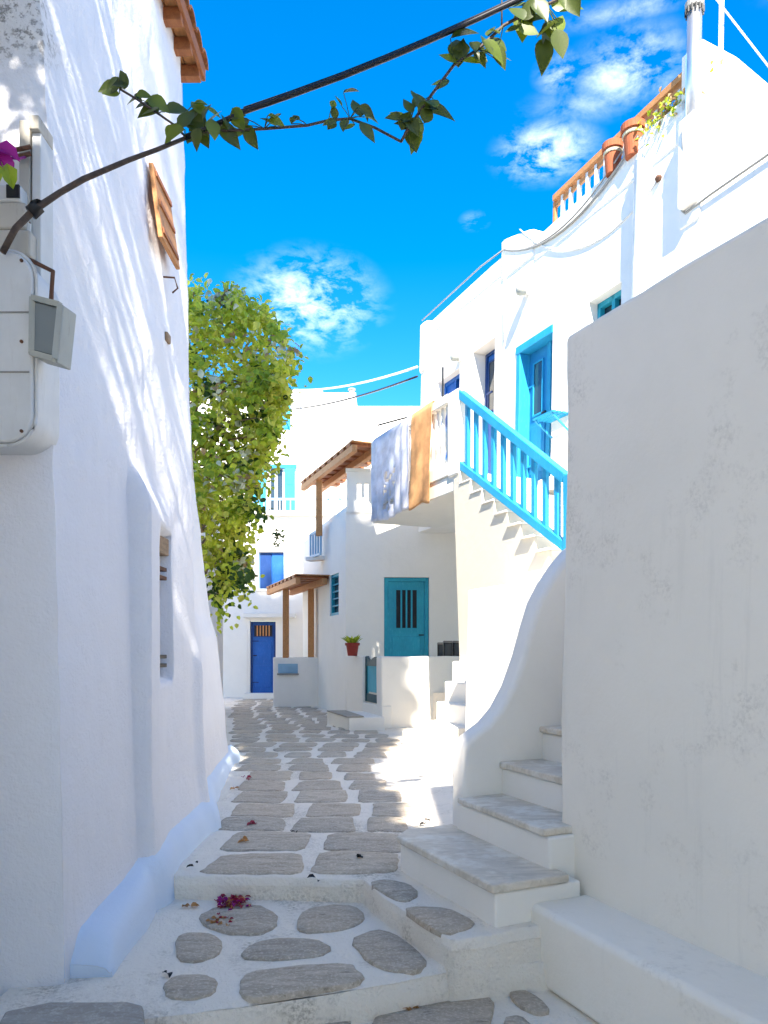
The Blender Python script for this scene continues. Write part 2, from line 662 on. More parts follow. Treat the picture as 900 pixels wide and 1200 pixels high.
def place_stone(pixels, z, parent):
    poly = [tuple(on_z(u, v, z)[:2]) for u, v in pixels]
    return stone_mesh(poly, lambda x, y: z).build('paving_stone', 'paving_stone', parent, smooth=True)


near = [
    [(232, 1074), (252, 1063), (300, 1060), (325, 1071), (324, 1088), (302, 1096), (262, 1093), (240, 1086)],
    [(347, 1082), (356, 1067), (385, 1061), (415, 1062), (428, 1073), (420, 1085), (395, 1092), (352, 1094)],
    [(206, 1100), (222, 1093), (250, 1096), (262, 1106), (256, 1120), (232, 1128), (207, 1126)],
    [(277, 1122), (296, 1106), (330, 1100), (370, 1102), (392, 1112), (375, 1121), (330, 1126)],
    [(408, 1102), (440, 1090), (460, 1093), (490, 1115), (502, 1130), (490, 1138), (455, 1138), (433, 1128)],
    [(280, 1152), (288, 1141), (340, 1133), (410, 1129), (428, 1145), (420, 1152), (370, 1160), (300, 1172), (282, 1166)],
    [(190, 1156), (205, 1144), (240, 1142), (256, 1150), (252, 1165), (225, 1172), (195, 1170)]]
for s in near:
    place_stone(s, L1 + .004, lower_step)
for s in ([(430, 1035), (455, 1031), (480, 1037), (492, 1048), (478, 1057), (460, 1054)],
          [(473, 1066), (490, 1063), (525, 1065), (556, 1080), (552, 1090), (522, 1097), (495, 1082)]):
    place_stone(s, L2 + .004, lane)
for s in ([(432, 1196), (470, 1183), (572, 1167), (579, 1178), (570, 1215), (440, 1232)],
          [(596, 1163), (608, 1158), (634, 1172), (646, 1186), (630, 1189), (606, 1178)],
          [(588, 1194), (610, 1190), (628, 1207), (600, 1218)],
          [(368, 1199), (412, 1190), (408, 1215), (360, 1220)],
          [(250, 1215), (330, 1205), (340, 1240), (240, 1250)]):
    place_stone(s, .004, ground0)

# rows of paving stones up the lane
rnd = random.Random(3)
yrow = 4.36
row = 0
variants = {}
while yrow < 19.2:
    h = .50 + rnd.uniform(-.05, .05) + max(0, yrow - 9) * .012
    y0, y1 = yrow + .032, yrow + h - .028
    ym = (y0 + y1) / 2
    xl, xr = lerp_tab(XL, ym) + rnd.uniform(-.05, .08), lerp_tab(XR, ym) + rnd.uniform(-.06, .04)
    n = max(2, int(round((xr - xl) / .50)))
    ws = [rnd.uniform(.85, 1.15) for _ in range(n)]
    tot = sum(ws)
    x = xl
    for k in range(n):
        w = (xr - xl) * ws[k] / tot
        gap = .05 if k else .0
        dy = rnd.uniform(-.02, .02)
        a0, a1 = x + gap, x + w - .045
        j = lambda s=.03: rnd.uniform(-s, s)
        slant = .02 * (k - n / 2) + .06 * (xl - lerp_tab(XL, 4.3)) * .3
        poly = [(a0 + j(), y0 + dy + j(.015)), ((a0 + a1) / 2 + j(), y0 + dy + j(.02)), (a1 + j(), y0 + dy + j(.015)), (a1 + j(.02), (y0 + y1) / 2 + dy),
                (a1 + j() - .02, y1 + dy + j(.02)), ((a0 + a1) / 2 + j(), y1 + dy + j(.02)), (a0 + j() + .01, y1 + dy + j(.02)), (a0 + j(.02), (y0 + y1) / 2 + dy)]
        if not (yrow < 4.9 and a1 > .2):
            stone_mesh(poly, lambda X, Y: lane_z(X, Y) + .002).build('paving_stone', 'paving_stone', lane, smooth=True)
        x += w
    yrow += h
    row += 1

# worn threshold slab at the foot of the left wall
m = MB().prism([(p.x, p.y) for p in (on_z(6, 1184, .19), on_z(60, 1173, .19), on_z(150, 1172, .19), on_z(168, 1177, .19), on_z(174, 1245, .19), on_z(-30, 1245, .19))], -.02, .19)
tag(m.build('threshold_slab', 'slab_stone', bevel=.015, sub=.12, wob=.012), 'worn grey stone slab at the foot of the left wall', 'stone slab')

# white apron to the right of the stones
# (it is the raised right side of the lane sheet itself)

# ------------------------------------------------------------------ left house (battered whitewashed wall with buttresses)
left = thing('left_house', (-2.2, 5.5, 0), 'tall whitewashed house with buttressed wall and speckled plaster along the lane', 'house')
HT = 7.6


def xu(y):
    return -1.45 + .02 * (y - 3.25) if y < 5.45 else -.2580 * y


def left_x(y, z):
    up = xu(y) - .024 * (z - 3.2)                                   # wall leans back a little
    low = -1.30 - .128 * (y - 4.2) - .05 * max(0, z - 1.2) * sm(y, 5.0, 7)
    sh = 2.66 - .10 * (y - 4.2) - .07 * max(0, y - 4.2) ** 2          # shoulder of the buttress
    k = 1 - sm(z, sh - .30, sh + .03) ** 1.4
    if y > 5.45:
        up = min(up, -.2580 * y - .024 * (z - 3.2))
        low = -1.30 - .128 * (y - 4.2) - .115 * max(0, z - .9)
        x = max(low, up)
    else:
        x = up + (max(low, up) - up) * k
    st = sm(y, 4.165, 4.19)
    x = (xu(y) - .024 * (z - 3.2)) * (1 - st) + x * st
    x += .055 * max(0, (.95 - z) / .67) ** 2 * sm(y, 4.15, 4.3)          # flare into the kerb
    # second, lower buttress
    k2 = sm(y, 5.35, 5.45) * (1 - sm(z, 1.55 + .25 * sm(y, 5.4, 6.2) - .12, 1.75 + .25 * sm(y, 5.4, 6.2)))
    x += .05 * k2
    # window recess
    if 4.50 < y < 4.88 and 1.40 < z < 2.30:
        x -= .13
    amp = 1.0 if z > 2.4 else .5
    x += amp * (.016 * nz(y, z, 0, 1.3) + .010 * nz(y, z, 4, 4.0) + .007 * nz(y * 2.2, z * .7, 2, 7.0) + .003 * nz(y, z, 6, 16.0))
    return x


ys = [3.25 + i * .035 for i in range(12)] + [3.67 + i * .03 for i in range(60)] + [5.47 + i * .05 for i in range(62)]
zs = [0 + i * .045 for i in range(int(HT / .045) + 1)]
m = MB()
ztop = lambda y: HT - (HT - 3.5) * sm(y, 6.0, 6.12)
m.grid(len(ys), len(zs), lambda i, j: (left_x(ys[i], min(zs[j], ztop(ys[i]))), ys[i], min(zs[j], ztop(ys[i]))))
yn, yf = ys[0], ys[-1]
# near, camera-facing side with rounded corner, and far side
m.grid(26, len(zs), lambda i, j: (left_x(yn, zs[j]) - .03 * min(i, 1) - max(0, i - 1) * .12, yn - .015 * min(i, 1) - .012 * max(0, i - 1) + .012 * nz(i * .12, zs[j], 8, 1.8), zs[j]))
m.grid(8, len(zs), lambda i, j: (left_x(yf, min(zs[j], 3.5)) - i * .4, yf + .03 * min(i, 1), min(zs[j], 3.5)))
m.add([(-4.6, 6.12, 3.5), (left_x(6.12, 3.5), 6.12, 3.5), (left_x(yf, 3.5), yf, 3.5), (-4.6, yf, 3.5)], [(0, 1, 2, 3)])
m.add([(-4.6, 6.06, 3.5), (left_x(6.06, 3.5), 6.06, 3.5), (left_x(6.06, HT), 6.06, HT), (-4.6, 6.06, HT)], [(0, 1, 2, 3)])
yt = [y for y in ys if y < 6.0][::5]
top = [(left_x(y, HT), y, zs[-1]) for y in yt]
m.add(top + [(-4.6, yt[-1], zs[-1]), (-4.6, yn, zs[-1])], [tuple(range(len(top) + 2))])
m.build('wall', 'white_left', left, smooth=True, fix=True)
MB().box((-4.5, 3.3, 7.45), (-1.75, 5.95, 7.7)).build('roof', 'white', left, bevel=.04)

# window bars and lintel in the recess
for zc, nm in ((1.52, 'black'), (2.08, 'rust')):
    for dz in (-.028, .028):
        MB().box((-1.55, 4.52, zc + dz - .012), (-1.405, 4.86, zc + dz + .012)).build('window_bar', nm, left, bevel=.003)
MB().box((-1.57, 4.49, 2.20), (-1.40, 4.89, 2.31)).build('window_lintel', 'wood_old', left, bevel=.006)
MB().box((-1.575, 4.49, 1.38), (-1.545, 4.89, 2.32)).build('window_pane', 'glass', left)
# top-hung wooden shutter
o = MB()
o.prism([(4.60, 0), (5.0, 0), (4.97, 1), (4.60, 1)], 0, .03, lambda y, q, r: (left_x(4.8, 4.4) + .008 + (1 - q) * .06 + r, y, 4.12 + q * .46))
sh = o.build('wooden_shutter', 'wood_light', left, bevel=.006)
for q in (.12, .5, .88):
    MB().prism([(4.62, q - .04), (4.95, q - .04), (4.95, q + .04), (4.62, q + .04)], .03, .042, lambda y, q, r: (left_x(4.8, 4.4) + .008 + (1 - q) * .06 + r, y, 4.12 + q * .46)).build('batten', 'wood', sh, bevel=.004)
# little iron hook and loose wire stub
MB().tube([(xu(4.9) - .1, 4.9, 4.03), (xu(4.9) + .05, 4.9, 4.02), (xu(4.9) + .06, 4.94, 3.97), (xu(4.9) + .02, 4.96, 3.95)], .006, 6).build('iron_hook', 'rust', left)
MB().box((xu(4.9) - .12, 4.87, 3.60), (xu(4.9) + .015, 4.95, 3.66)).build('beam_end', 'wood_old', left, bevel=.01)
# small tiled canopy: soffit boards, rafters, clay tiles
for k in range(4):
    y = 4.80 + k * .25
    MB().box((-1.9, y, 5.83), (xu(5.2) + .045, y + .07, 5.92)).build('rafter', 'wood', left, bevel=.006)
for k in range(5):
    MB().box((-1.85 + k * .095, 4.78, 5.925), (-1.85 + k * .095 + .088, 5.66, 5.945)).build('soffit_board', 'wood_light', left)
MB().bar((xu(5.2) + .05, 4.77, 5.93), (xu(5.2) + .05, 5.67, 5.93), .03, .10).build('fascia', 'wood', left, bevel=.005)
for k in range(5):
    y = 4.76 + k * .185
    pr = [(.09 * math.cos(t * math.pi / 6), .075 * math.sin(t * math.pi / 6)) for t in range(7)] + [(.075 * math.cos(t * math.pi / 6), .06 * math.sin(t * math.pi / 6)) for t in range(6, -1, -1)]
    MB().prism(pr, 0, .45, lambda p, q, r, y=y: (xu(5.2) + .085 - r, y + .09 + p, 5.97 + q + r * .28)).build('roof_tile', 'tile_clay', left, smooth=False)

# blue-white kerb along the foot of the left wall
m = MB()
ko = [(3.30, -1.19), (3.7, -1.22), (4.05, -1.225), (4.3, -1.215), (4.7, -1.30), (5.5, -1.45), (6.8, -1.64), (8.0, -1.80), (8.85, -1.90)]
kt = [(3.30, .32), (3.9, .38), (4.3, .46), (6, .50), (8.85, .42)]
prof_n = 9
ky = [3.30 + i * .06 for i in range(94)]


def kerb_v(i, j):
    y = ky[i]
    wk = sm(y, 3.9, 4.5)
    xo = lerp_tab(ko, y) * (1 - wk) + (left_x(min(y, 8.5), .36) + .065) * wk + .012 * nz(y, 2, 0, 2.5)
    xi = left_x(min(y, 8.5), .5) - .04
    zt = lerp_tab(kt, y) + .012 * nz(y, 1, 0, 2)
    zb = (L1 if y < 4.34 else L2) - .03
    t = j / (prof_n - 1)
    pa = [(0, 0), (.03, .30), (.07, .60), (.15, .82), (.30, .93), (.47, .98), (.65, 1.0), (.85, 1.02), (1, 1.05)]
    pb = [(0, 0), (.06, .30), (.12, .52), (.2, .70), (.33, .84), (.48, .94), (.65, 1.02), (.85, 1.12), (1, 1.25)]
    e_ = 1 - .55 * (1 - sm(y, 3.30, 3.42)) ** 2                       # rounded near end
    prof = [((1 - wk) * p[0] + wk * q[0], ((1 - wk) * p[1] + wk * q[1]) * (e_ if p[1] > .5 else 1)) for p, q in zip(pa, pb)]
    px, pz = prof[j]
    return (xo + (xi - xo) * px, y, zb + (zt - zb) * pz)


m.grid(len(ky), prof_n, kerb_v)
e = [kerb_v(0, j) for j in range(prof_n)]
m.add([(p[0], p[1] - .002, p[2]) for p in e] + [(e[-1][0], e[0][1] - .002, e[0][2])], [tuple(range(prof_n + 1))])
tag(m.build('kerb', 'kerb_blue', smooth=True, fix=True), 'pale blue painted kerb running along the foot of the left wall', 'kerb')

# ------------------------------------------------------------------ fittings on the near left corner
yb = 3.02
ub = thing('utility_box', at(-10, 518, yb), 'white rounded utility box hung on the left wall', 'utility box')
p0, p1 = at(-140, 518, yb), at(38, 293, yb)


def rrect(x0, z0, x1, z1, r, n=7):
    out = []
    for cx, cz, a0 in ((x1 - r, z0 + r, -90), (x1 - r, z1 - r, 0), (x0 + r, z1 - r, 90), (x0 + r, z0 + r, 180)):
        for k in range(n):
            a = R(a0 + 90 * k / (n - 1))
            out.append((cx + r * math.cos(a), cz + r * math.sin(a)))
    return out


MB().prism(rrect(p0.x, p0.z, p1.x, p1.z, .11), yb, yb + .26, lambda x, z, y: (x, y, z)).build('housing', 'grey_white', ub, bevel=.012, seg=3)
for v in (366, 436):
    z = at(0, v, yb).z
    MB().box((p0.x + .01, yb - .004, z - .003), (p1.x - .012, yb + .01, z + .003)).build('seam', 'cable_grey', ub)
rim = rrect(p0.x - .004, p0.z - .008, p1.x + .008, p1.z + .006, .118)
MB().tube([(x, yb + .02, z) for x, z in rim] + [(rim[0][0], yb + .02, rim[0][1])], .008, 6).build('edge_trim', 'grey_white', ub, smooth=True)

for (u, v) in ((25, 305), (25, 505), (25, 400)):
    c = at(u, v, yb - .004)
    MB().tube([(c.x, yb - .006, c.z), (c.x, yb + .01, c.z)], .007, 8).build('screw', 'rust', ub)

fl = thing('floodlight', at(56, 425, 3.1), 'rectangular grey floodlight on a bent bracket beside the white box', 'floodlight')
yl = 3.0
q = [at(39, 348, yl + .03), at(74, 357, yl), at(67, 425, yl), at(38, 417, yl + .03)]
qv = [Vector(p) for p in q]
nrm = (qv[1] - qv[0]).cross(qv[3] - qv[0]).normalized()
if nrm.y > 0:
    nrm = -nrm
c0 = sum(qv, Vector()) / 4
for nm, s, d0, d1, mt in (('body', 1.0, 0, -.09, 'lamp_frame'), ('lamp_glass', .80, .012, -.02, 'lamp_glass')):
    pts = [c0 + (p - c0) * s for p in qv]
    m = MB()
    m.add([p + nrm * d0 for p in pts] + [p + nrm * d1 for p in pts], [(0, 1, 2, 3), (7, 6, 5, 4), (0, 4, 5, 1), (1, 5, 6, 2), (2, 6, 7, 3), (3, 7, 4, 0)])
    m.build(nm, mt, fl, bevel=.006 if nm == 'body' else 0)
for k in range(4):
    a, b = qv[k], qv[(k + 1) % 4]
    MB().bar(c0 + (a - c0) * .93 + nrm * .012, c0 + (b - c0) * .93 + nrm * .012, .022, .022).build('bezel', 'lamp_frame', fl)
MB().tube([at(30, 303, yl + .2), at(38, 306, yl + .05), at(62, 318, yl), at(60, 352, yl)], .009, 7).build('bracket', 'rust', fl)

sb = thing('fuse_box', at(18, 300, 3.05), 'weathered beige fuse boxes stacked on the left wall above the white box', 'fuse box')
yq = 3.08
for (u0, v0, u1, v1, mt, d) in ((-30, 215, 24, 236, 'grey_white', .1), (-30, 236, 30, 268, 'beige_box', .12), (-30, 268, 35, 300, 'beige_box', .10)):
    a, b = at(u0, v1, yq), at(u1, v0, yq)
    MB().box((a.x, yq, a.z), (b.x, yq + d + .1, b.z)).build('box', mt, sb, bevel=.012)
a, b = at(8, 232, yq), at(23, 217, yq)
MB().box((a.x, yq - .006, a.z), (b.x, yq + .02, b.z)).build('vent_opening', 'black', sb)
cd = thing('conduit_run', at(34, 300, 3.15), 'beige cable conduit with rusty clips climbing the left corner', 'conduit')
for (u0, u1, v0, v1, mt, dd) in ((22, 35, 140, 292, 'beige_box', .0), (36, 48, 138, 155, 'beige_box', -.02), (37, 48, 155, 330, 'grey_white', .0)):
    a, b = at(u0, v1, 3.14), at(u1, v0, 3.14)
    MB().box((a.x, 3.14 + dd, a.z), (b.x, 3.26, b.z)).build('trunking', mt, cd, bevel=.006)
for v in (172, 180, 262):
    MB().tube([at(16, v + 4, 3.12), at(27, v + 2, 3.11), at(36, v, 3.12)], .009, 6).build('clip', 'rust', cd)
MB().tube([at(34, 262, 3.1), at(30, 300, 3.12), at(42, 345, 3.14)], .01, 6).build('cable', 'grey_white', cd)

# ------------------------------------------------------------------ leaves
def leaf_geo(m, p, d, nrm, L, w, mi=0, fold=.25, curl=.15, fine=False):
    d = d.normalized()
    s = d.cross(nrm)
    if s.length < 1e-3:
        s = d.cross(Vector((.3, .5, .8)))
    s.normalize()
    n = s.cross(d).normalized()
    if fine:                                   # rounded blade with a midrib fold
        st_ = [(0, 0), (.10, .55), (.25, .92), (.42, 1.0), (.60, .84), (.78, .50), (.91, .2), (1, 0)]
        mid = [p + d * L * t - n * curl * L * t * t for t, _ in st_]
        k = len(st_)
        le = [q + s * w * .5 * h + n * fold * w * h for q, (t, h) in zip(mid, st_)]
        ri = [q - s * w * .5 * h + n * fold * w * h for q, (t, h) in zip(mid, st_)]
        vs = mid + le + ri
        fs = []
        for a in range(k - 1):
            fs += [(a, a + 1, k + a + 1, k + a), (a + 1, a, 2 * k + a, 2 * k + a + 1)]
        m.add(vs, fs, mi)
        return
    pts = [p, p + d * L * .35 + s * w * .5 + n * fold * w, p + d * L * .75 + s * w * .36 + n * (fold * w - curl * L * .3), p + d * L - n * curl * L,
           p + d * L * .75 - s * w * .36 + n * (fold * w - curl * L * .3), p + d * L * .35 - s * w * .5 + n * fold * w, p + d * L * .4, p + d * L * .75 - n * curl * L * .4]
    m.add(pts, [(0, 6, 1), (1, 6, 7, 2), (2, 7, 3), (0, 5, 6), (6, 5, 4, 7), (7, 4, 3)], mi)


# the vine branch hanging across the lane
vine = thing('vine_branch', at(5, 295, 2.95), 'bare vine branch with green leaves stretched across the lane overhead', 'vine')
stemY = lambda u: 2.98 + .0006 * u


def path_px(pts):
    return [at(u, v, stemY(u)) for u, v in pts]


main = path_px([(3, 296), (18, 268), (40, 246), (70, 226), (98, 210), (150, 188), (185, 175), (217, 162)])
MB().tube(main, [.013, .013, .014, .012, .012, .010,   .009, .008], 7).build('stem', 'bark_dark', vine, smooth=True)
MB().tube(path_px([(36, 250), (44, 243), (42, 238)]), .028, 7).build('knot', 'black', vine, smooth=True)
tw1 = path_px([(217, 162), (240, 156), (265, 153), (310, 151), (360, 147), (385, 141), (410, 139), (440, 150), (470, 166)])
tw2 = path_px([(470, 166), (480, 148), (505, 112), (520, 92), (532, 76), (560, 58), (590, 30), (612, 18), (640, 6), (680, -14)])
tw3 = path_px([(217, 160), (205, 147), (185, 133), (160, 116), (140, 104)])
tw4 = path_px([(588, 30), (588, 2), (590, -20)])
for p, r in ((tw1, .0055), (tw2, .0065), (tw3, .0045), (tw4, .004)):
    MB().tube(p, r, 6).build('twig', 'bark_dark', vine, smooth=True)
lf = [(128, 104, 26, 200), (137, 97, 22, 170), (147, 95, 16, 80), (157, 116, 20, 190), (170, 113, 18, 10), (186, 120, 26, -25), (173, 130, 26, 200), (209, 130, 30, 15),
      (203, 160, 30, 200), (224, 146, 28, 160), (232, 153, 30, -30), (238, 160, 26, -60), (231, 124, 24, 120), (243, 130, 18, 60), (251, 138, 24, 30), (250, 152, 28, -80),
      (280, 140, 28, -60), (284, 146, 22, -90), (270, 160, 30, -30), (296, 162, 28, -60), (314, 141, 20, 150), (324, 144, 20, -15), (345, 140, 14, 60), (265, 141, 18, 100),
      (386, 143, 18, 200), (392, 131, 16, 100), (396, 118, 14, 130), (412, 107, 20, 20), (418, 126, 26, 110), (430, 132, 22, -25), (436, 139, 18, -10), (431, 155, 28, -50), (404, 148, 18, -100), (388, 146, 16, -120),
      (466, 136, 22, 150), (478, 124, 22, 120), (492, 118, 24, 100), (505, 118, 26, 120), (470, 146, 20, 190), (485, 148, 24, -60), (493, 150, 28, -80), (515, 131, 40, -8), (484, 164, 32, -75), (476, 140, 24, 60), (500, 128, 24, 30),
      (514, 96, 20, 160), (519, 98, 16, -160), (527, 68, 28, 160), (537, 55, 36, 95), (545, 40, 34, 5), (552, 74, 24, 190), (563, 70, 22, -50), (570, 52, 26, 120), (575, 34, 22, 70), (580, 58, 34, -35), (586, 66, 28, -60), (565, 60, 26, -30),
      (612, 32, 38, -90), (606, 12, 30, 120), (622, 8, 30, 60), (634, 12, 34, -60), (640, 34, 30, 200), (638, 62, 40, -90), (642, 45, 34, -80), (652, 28, 34, 70), (656, 52, 34, -75), (662, 3, 34, -10), (672, 6, 30, -60), (600, 34, 18, 200), (628, 22, 30, 20)]
rv = random.Random(11)
lf = lf + [(u + rv.uniform(-9, 9), v + rv.uniform(-8, 8), s * rv.uniform(.6, .95), a + rv.uniform(-90, 90)) for (u, v, s, a) in lf if rv.random() < .6]
for (u, v, s, ang) in lf:
    c = at(u, v, stemY(u) + rv.uniform(-.05, .05))
    L = s * 1.05 / FPX * 3.1
    d = Vector((math.cos(R(ang)), rv.uniform(-.35, .35), math.sin(R(ang))))
    m = MB()
    leaf_geo(m, c - d * L * .5, d, Vector((rv.uniform(-.6, .6), -1 + rv.uniform(-.3, .5), rv.uniform(-.2, 1.0))), L, L * rv.uniform(.55, .78), 0, rv.uniform(.05, .28), rv.uniform(-.1, .35), True)
    tgt = min(tw1 + tw2 + tw3 + main, key=lambda q_: (q_ - (c - d * L * .5)).length)
    m.tube([c - d * L * .5, (c - d * L * .5) * .5 + tgt * .5 + Vector((0, 0, .004)), tgt], .0022, 4)
    m.build('leaf', rv.choice(('leaf_vine', 'leaf_vine', 'leaf_vine_pale')), vine, smooth=True, fix=False)

fw = thing('bougainvillea_flower', at(2, 200, 2.95), 'single purple flower with green leaves beside the fuse boxes', 'flower')
for (u, v, ang, mt, s) in ((-8, 182, 20, 'petal_purple', 34), (2, 175, -20, 'petal_purple', 30), (0, 186, -45, 'petal_purple', 30), (10, 200, -80, 'leaf_mid', 26), (0, 197, -110, 'leaf_mid', 24)):
    m = MB()
    d = Vector((math.cos(R(ang)), .2, math.sin(R(ang))))
    L = s / FPX * 2.95
    leaf_geo(m, at(u, v, 2.95) - d * L * .3, d, Vector((.2, -1, .5)), L, L * .75, 0, .25, .2)
    m.build('petal' if 'petal' in mt else 'leaf', mt, fw, fix=False)
MB().tube([at(-25, 190, 2.98), at(0, 184, 2.96), at(22, 186, 3.0), at(30, 184, 3.13)], .005, 6).build('stem', 'petal_purple', fw)

# cable joining the branch
cab = path_px([(217, 161), (250, 148), (285, 131), (340, 112), (400, 90), (450, 70), (500, 49), (560, 22), (605, 1), (680, -34), (800, -95)])
o = MB().tube(cab, .0115, 8)
o.tube([p + Vector((0, .012, .024)) for p in cab[2:]], .005, 6)
tag(o.build('overhead_cable', 'black_pvc', smooth=True), 'thick black cable slanting up across the sky beside the leafy branch', 'cable')

# ------------------------------------------------------------------ near right wall with its bench
BW = -2.66                                    # its face
rw = thing('right_wall', F(-8.5, BW + .3, 0), 'plain off-white garden wall with a low bench at its foot', 'wall')
m = MB().prism([(-5.99, 0), (-12.5, 0), (-12.5, 3.24), (-8.2, 3.235), (-5.99, 3.245)], BW, BW + 1.6, lambda a, z, b: F(a, b + .010 * (z - 1.0), z))
m.build('wall', 'white_wall', rw, bevel=.035, seg=4, sub=.25, wob=.028)
m = MB().prism([(-6.17, 0), (-12.5, 0), (-12.5, .37), (-6.17, .37)], BW - .33, BW + .05, lambda a, z, b: F(a, b, z))
m.build('bench', 'white_wall', rw, bevel=.035, seg=4, sub=.14, wob=.016)

# lower stair: solid white steps with marble treads, between the curved parapet and the wall
ls = thing('lower_staircase', F(-5.7, -2.7, .28), 'white steps with grey marble treads rising beside the curved parapet', 'staircase')
AC = -5.21                                     # camera-side face of the curved parapet
steps = [(-3.19, .49, -6.20, -5.05), (-2.82, .69, -6.06, AC), (-2.52, .89, -6.06, AC), (-2.22, 1.10, -6.06, AC), (-1.92, 1.30, -6.06, AC), (-1.62, 1.50, -6.06, AC), (-1.32, 1.7, -6.06, AC), (-1.02, 1.9, -6.06, AC)]
for i, (b, z, a0, a1) in enumerate(steps):
    end = b + .42 if i < 7 else .8
    if i == 0:
        MB().prism([(a0, b), (a1 - .12, b - .02), (a1, b + .10), (a1, b + .5), (a0, b + .5)], .0, z - .045, lambda a, bb, zz: F(a, bb, zz)).build('step', 'white', ls, bevel=.015, seg=3, sub=.2, wob=.008)
        MB().prism([(a0 - .012, b - .025), (a1 - .13, b - .05), (a1 + .01, b + .08), (a1 + .01, b + .42), (a0 - .012, b + .42)], z - .045, z, lambda a, bb, zz: F(a, bb, zz)).build('tread', 'marble', ls, bevel=.012, seg=3, sub=.12, wob=.010)
    else:
        MB().box((a0 - .05, b, .2), (a1 + .06, end, z - .04), F).build('step', 'white', ls, bevel=.018, seg=3, sub=.2, wob=.012)
        MB().box((a0 - .03, b - .02, z - .04), (a1 + .015, end - .02, z), F).build('tread', 'marble', ls, bevel=.012, seg=3, sub=.12, wob=.010)

# curved parapet
cp = [(0, .97), (.03, 1.03), (.10, 1.08), (.18, 1.13), (.27, 1.22), (.36, 1.36), (.44, 1.55), (.50, 1.74), (.56, 1.90), (.64, 2.03), (.74, 2.16), (.84, 2.26), (.95, 2.33), (1.2, 2.36), (1.8, 2.37)]
m = MB().prism([(-2.80 + k, z) for k, z in cp] + [(-2.80 + 1.8, .1), (-2.80, .1)], AC, AC + .17, lambda b, z, a: F(a, b, z))
tag(m.build('curved_parapet', 'white_clean', bevel=.04, seg=4, sub=.15, wob=.012), 'white parapet wall with an S-curved top beside the lower steps', 'parapet')

# landing block behind the parapet
m = MB().prism([(AC + .13, 0), (-1.375, 0), (-1.36, 2.31), (AC + .13, 2.31)], -.6, 1.28, lambda a, z, b: F(a, b + .02 * (z - 1), z))
lb = m.build('landing_block', 'white_clean', bevel=.04, seg=4, sub=.3, wob=.018)
tag(lb, 'big plain white block under the stair, behind the curved parapet', 'stair block')
# small stepped masonry at the foot of the stair tower
sm_ = thing('stepped_masonry', F(-.3, -.25, .28), 'small pile of white masonry steps leaning against the stair tower', 'steps')
for k, (b, z) in enumerate(((-.52, .60), (-.22, .86), (-.10, 1.14), (.01, 1.42))):
    MB().box((-.95 - .1 * k, b, .2), (.12 - .02 * k, b + .6, z), F).build('step', 'white_clean', sm_, bevel=.02, seg=3, sub=.2, wob=.012)
MB().box((-.22, -.72, .2), (.14, -.5, .46), F).build('broken_block', 'white_warm', sm_, bevel=.02, seg=2, sub=.1, wob=.04)

# ------------------------------------------------------------------ wall with openings
def wall_open(m, xf, s0, s1, z0, z1, holes, depth):
    """front sheet at d=0 with reveals of given depth; xf(s,d,z)"""
    ss = sorted(set([s0, s1] + [h[0] for h in holes] + [h[1] for h in holes]))
    zz = sorted(set([z0, z1] + [h[2] for h in holes] + [h[3] for h in holes]))
    for i in range(len(ss) - 1):
        for j in range(len(zz) - 1):
            cs, cz = (ss[i] + ss[i + 1]) / 2, (zz[j] + zz[j + 1]) / 2
            if any(h[0] < cs < h[1] and h[2] < cz < h[3] for h in holes):
                continue
            m.add([xf(ss[i], 0, zz[j]), xf(ss[i + 1], 0, zz[j]), xf(ss[i + 1], 0, zz[j + 1]), xf(ss[i], 0, zz[j + 1])], [(0, 1, 2, 3)])
    for (a, b, c, d) in holes:
        q = [(a, c), (b, c), (b, d), (a, d)]
        for k in range(4):
            (sa, za), (sb_, zb) = q[k], q[(k + 1) % 4]
            m.add([xf(sa, 0, za), xf(sb_, 0, zb), xf(sb_, depth, zb), xf(sa, depth, za)], [(0, 1, 2, 3)])


